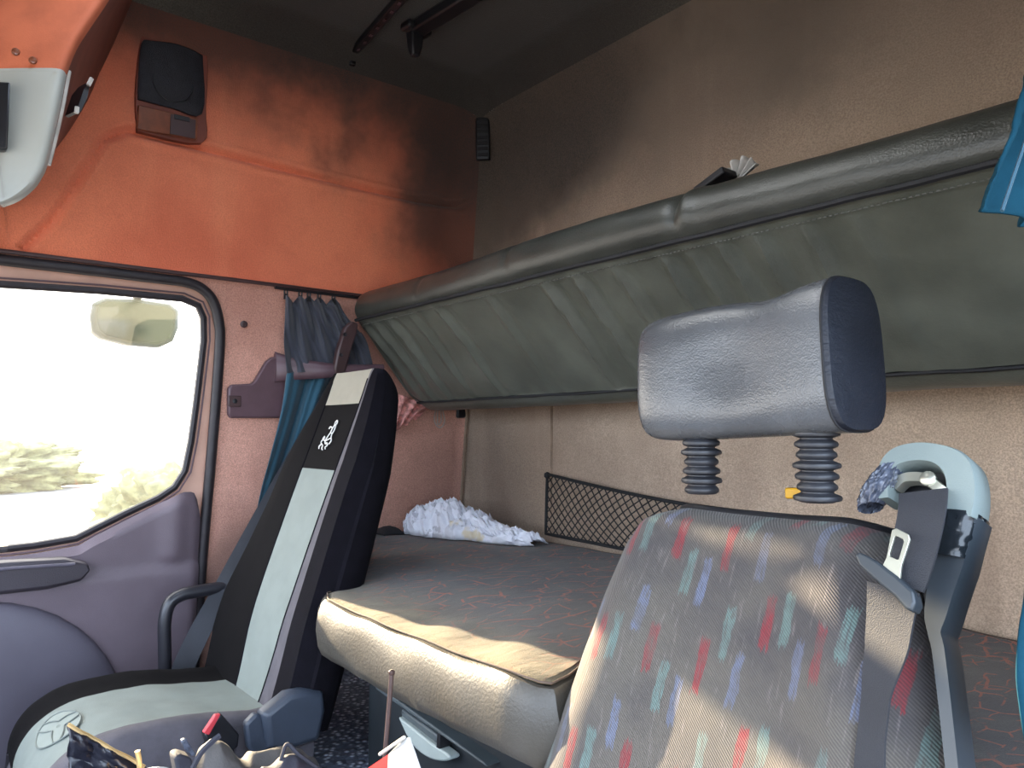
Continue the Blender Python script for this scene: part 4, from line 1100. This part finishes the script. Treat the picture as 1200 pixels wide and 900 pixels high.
# yellow scrap behind the seat
g = G(); c = aty(932, 580, .775); obox(g, c, (.011, 0, 0), (0, .004, 0), (0, 0, .006)); g.v = [p+V((0, 0, .003*math.sin(p.x*300))) for p in g.v]
ytag = g.build('yellow_tag', M['yellow'], ds, bevel=.002); ytag['label'] = 'small yellow tag at the top of the back'

# ------------------------------------------------------------------ driver-side curtain (two tails of one curtain, blown inwards)
dc = thing('driver_curtain', (-.20, .62, 1.40), 'bright blue curtain hanging at the right edge beside the near seat', 'curtain')
XD = -.215
def quad(name, tab, folds_, par):
    g = G(); (A_, B_, C_, D_) = [atx(u, v, XD) for u, v in tab]
    def fn(u, v):
        p = A_.lerp(B_, u).lerp(D_.lerp(C_, u), v); return p+V((.006*math.sin(u*folds_+v*2)+.003*nz((u*5, v*5, 1)), 0, .004*math.sin(u*12)*v))
    g.grid(fn, 60, 40); return g.build(name, M['bluecurtain'], par, solid=.0015)
uq = quad('upper_drape', ((1203, 80), (1290, 66), (1275, 268), (1141, 250)), 22, dc)
g = G(); a, b = atx(1205, 120, XD), atx(1160, 250, XD); g.tube([a.lerp(b, i/10)+V((.008, 0, 0)) for i in range(11)], .0014, 5); g.build('hem_seam', M['curtain'], uq)
g = G()
lf = spline([atx(u, v, XD) for u, v in ((1205, 640), (1200, 700), (1194, 740), (1191, 790), (1195, 830), (1201, 870))], 6)
g.grid(lambda u, v: lf[min(int(v*(len(lf)-1)), len(lf)-1)]+V((.006*math.sin(u*18), .16*u, 0)), 30, len(lf)-1); g.build('lower_drape', M['bluecurtain'], dc, solid=.0015)
g = G(); g.tube([(XD, .55+.05*i, 1.44) for i in range(12)], .006, 8); tag(g.build('door_curtain_rail', M['black']), 'black curtain rail above the bright blue curtain at the right edge', 'rail')
g = G(); g.grid(lambda u, v: V((XD+.006*math.sin(u*20), atx(1240, 80, XD).y+.12*u, 1.44-(1.44-atx(1240, 80, XD).z+.01)*v)), 30, 8); g.build('gathered_top', M['bluecurtain'], dc, solid=.0015)
g = G(); g.grid(lambda u, v: V((XD+.008*math.sin(u*20), lf[0].y+.07+.09*u, atx(1300, 268, XD).z+.01-(atx(1300, 268, XD).z+.01-lf[0].z+.01)*v)), 30, 8); g.build('middle_drape', M['bluecurtain'], dc, solid=.0015)

# ------------------------------------------------------------------ clutter between the seats
XK = -1.20
wl_ = thing('document_wallet', atx(120, 900, XK), 'black leatherette wallet with pale gold edge propped by the pale cushion', 'wallet')
g = G(); A_, B_, C_, D_ = atx(79, 849, XK-.02), atx(168, 899, XK), atx(200, 960, XK+.03), atx(84, 930, XK+.0)
g.grid(lambda u, v: A_.lerp(B_, u).lerp(D_.lerp(C_, u), v)+V((.014*nz((u*3, v*3, 5))+.012*math.sin(v*9+u*2)*(1-u), 0, 0)), 30, 24); g.build('flap', M['bagblack'], wl_, solid=.006)
g = G(); g.tube([A_.lerp(B_, i/12)+V((.006+.014*nz((i/12*3, 0, 5)), 0, .002)) for i in range(13)], .0030, 6); g.build('gold_edge', M['gold'], wl_)
g = G(); g.tube([atx(161, 880, XK+.03), atx(163, 890, XK+.03), atx(164, 915, XK+.03)], .0036, 8); tag(g.build('brass_pin', M['gold']), 'small brass pin standing at the corner of the black wallet', 'pin')
g = G(); c = atx(182, 908, XK+.05)
def pp(u, v): return c+V((.03*(v-.5)+.01*math.sin(u*7), .07*(u-.5), .012*math.sin(u*3+1)+.01*v-.004))
g.grid(pp, 16, 10); tag(g.build('paper_scrap', M['paper'], solid=.002), 'crumpled white paper scrap between the wallet and the jacket', 'paper')
# jacket
jk = thing('work_jacket', (-1.17, .36, .43), 'crumpled grey and black work jacket lying beside the passenger seat', 'jacket')
def lump(name, outline, x0, dep, mat, seed, par, wr=.02):
    """A soft mound whose upper outline runs through the given points; it has depth along x and rests below."""
    g = G(); P = spline([atx(u, v, x0) for u, v in outline], 8); n = len(P)-1
    def fn(u, v):
        k = u*n; i = min(int(k), n-1); p = P[i].lerp(P[i+1], k-i)
        a = PI*v; top = p.z; zb = .43
        fold = wr*(1-abs(noise.noise(V((u*6+v*2, v*3, seed)))))*math.sin(a)
        e = math.sin(PI*min(1, max(0, u)))**.3
        return V((x0-dep*math.cos(a)*e, p.y, zb+(top-zb)*(math.sin(a)**.55)*1.0 + fold-wr*.8))
    g.grid(fn, 80, 40); return g.build(name, mat, par)
body = lump('body', [(228, 905), (236, 882), (250, 870), (268, 876), (285, 888), (300, 884), (330, 876), (350, 880), (366, 888), (376, 905)], -1.12, .07, M['jacket'], 3, jk)
lump('dark_collar', [(290, 930), (310, 900), (335, 886), (360, 888), (378, 906), (388, 930)], -1.05, .045, M['jacketdark'], 8, jk, .012)
g = G(); g.tube(spline([atx(226, 900, -1.07), atx(236, 882, -1.07), atx(250, 868, -1.07), atx(258, 862, -1.07)], 6), .004, 6); g.build('cord', M['jacketdark'], body); g = G(); g.tube(spline([atx(327, 905, -1.05), atx(331, 884, -1.05), atx(337, 872, -1.05), atx(350, 884, -1.04), atx(372, 900, -1.03)], 6), .0028, 6); g.build('cord', M['jacketdark'], body)
g = G(); c = atx(211, 882, -1.14); q = [atx(u, v, -1.14) for u, v in ((197, 880), (204, 876), (217, 880), (222, 895), (220, 920), (205, 920))]; prism(g, q, (.03, 0, 0)); tag(g.build('grey_knob', M['jacketdark'], bevel=.008, seg=3), 'rounded dark grey knob just left of the crumpled work jacket', 'knob')
g = G(); q = [atx(u, v, -1.13) for u, v in ((210, 866), (216, 863), (219, 868), (223, 874), (229, 882), (222, 884), (214, 876))]; prism(g, q, (.010, 0, 0)); tag(g.build('plastic_clip', M['crinkle'], bevel=.002), 'small translucent bluish clip above the dark grey knob', 'clip')
# slim rod
g = G(); yk = .555; g.tube([aty(459, 789, yk), aty(455, 840, yk-.004), aty(450, 900, yk-.01), aty(446, 960, yk-.02), aty(443, 1010, yk-.03)], .0034, 8)
lathe(g, aty(459, 789, yk)+V((0, 0, -.003)), [(.003, 0), (.0045, .002), (.0045, .006), (.002, .008)], 10)
tag(g.build('slim_rod', M['rod']), 'slim brown rod standing in front of the grey vinyl mattress edge', 'rod')
# red and white leaflet
lf_ = thing('folded_leaflet', aty(460, 900, .50), 'red and white folded leaflet standing in front of the bunk locker', 'leaflet')
yk = .50
g = G(); prism(g, [aty(424, 905, yk+.03), aty(455, 884, yk+.01), aty(452, 935, yk+.01), aty(420, 950, yk+.03)], (0, .002, 0)); g.build('red_cover', M['redprint'], lf_)
g = G(); prism(g, [aty(455, 884, yk+.01), aty(472, 866, yk), aty(479, 864, yk), aty(492, 902, yk), aty(500, 950, yk), aty(452, 945, yk+.01)], (0, .002, 0)); g.build('white_page', M['paper'], lf_)
g = G(); g.tube([aty(445, 884, yk-.001), aty(474, 864, yk-.001)], .0022, 6); g.build('page_edge', M['strip'], lf_)

# ------------------------------------------------------------------ light
w = bpy.data.worlds.new('world'); bpy.context.scene.world = w; w.use_nodes = True
nt_ = w.node_tree; bg = nt_.nodes['Background']
tc = nt_.nodes.new('ShaderNodeTexCoord'); dt = nt_.nodes.new('ShaderNodeVectorMath'); dt.operation = 'DOT_PRODUCT'
dt.inputs[1].default_value = V((-1, -.08, .33)).normalized(); nt_.links.new(tc.outputs['Generated'], dt.inputs[0])
rp = nt_.nodes.new('ShaderNodeValToRGB'); nt_.links.new(dt.outputs['Value'], rp.inputs[0])
rp.color_ramp.elements[0].position = .0; rp.color_ramp.elements[0].color = (.66, .80, 1.0, 1)
rp.color_ramp.elements[1].position = .95; rp.color_ramp.elements[1].color = (1.0, .96, .88, 1)
nt_.links.new(rp.outputs[0], bg.inputs[0]); bg.inputs[1].default_value = 2.4
def sun(d, strength, color, ang):
    l = bpy.data.lights.new('sun', 'SUN'); l.energy = strength; l.color = color; l.angle = ang
    o = bpy.data.objects.new('sun', l); COL.objects.link(o); o.rotation_euler = V(d).to_track_quat('-Z', 'Y').to_euler(); o.location = (-6, 0, 4)
SUN_D = (1, .098, -.278)
sun(SUN_D, 11.0, (1, .80, .52), math.radians(.6))

sc = bpy.context.scene
sc.view_settings.view_transform = 'Standard'; sc.view_settings.look = 'None'; sc.view_settings.gamma = 1; sc.view_settings.use_curve_mapping = False
sc.view_settings.exposure = 1.9
sc.cycles.max_bounces = 10; sc.cycles.diffuse_bounces = 6; sc.cycles.transparent_max_bounces = 12
sc.cycles.use_denoising = True
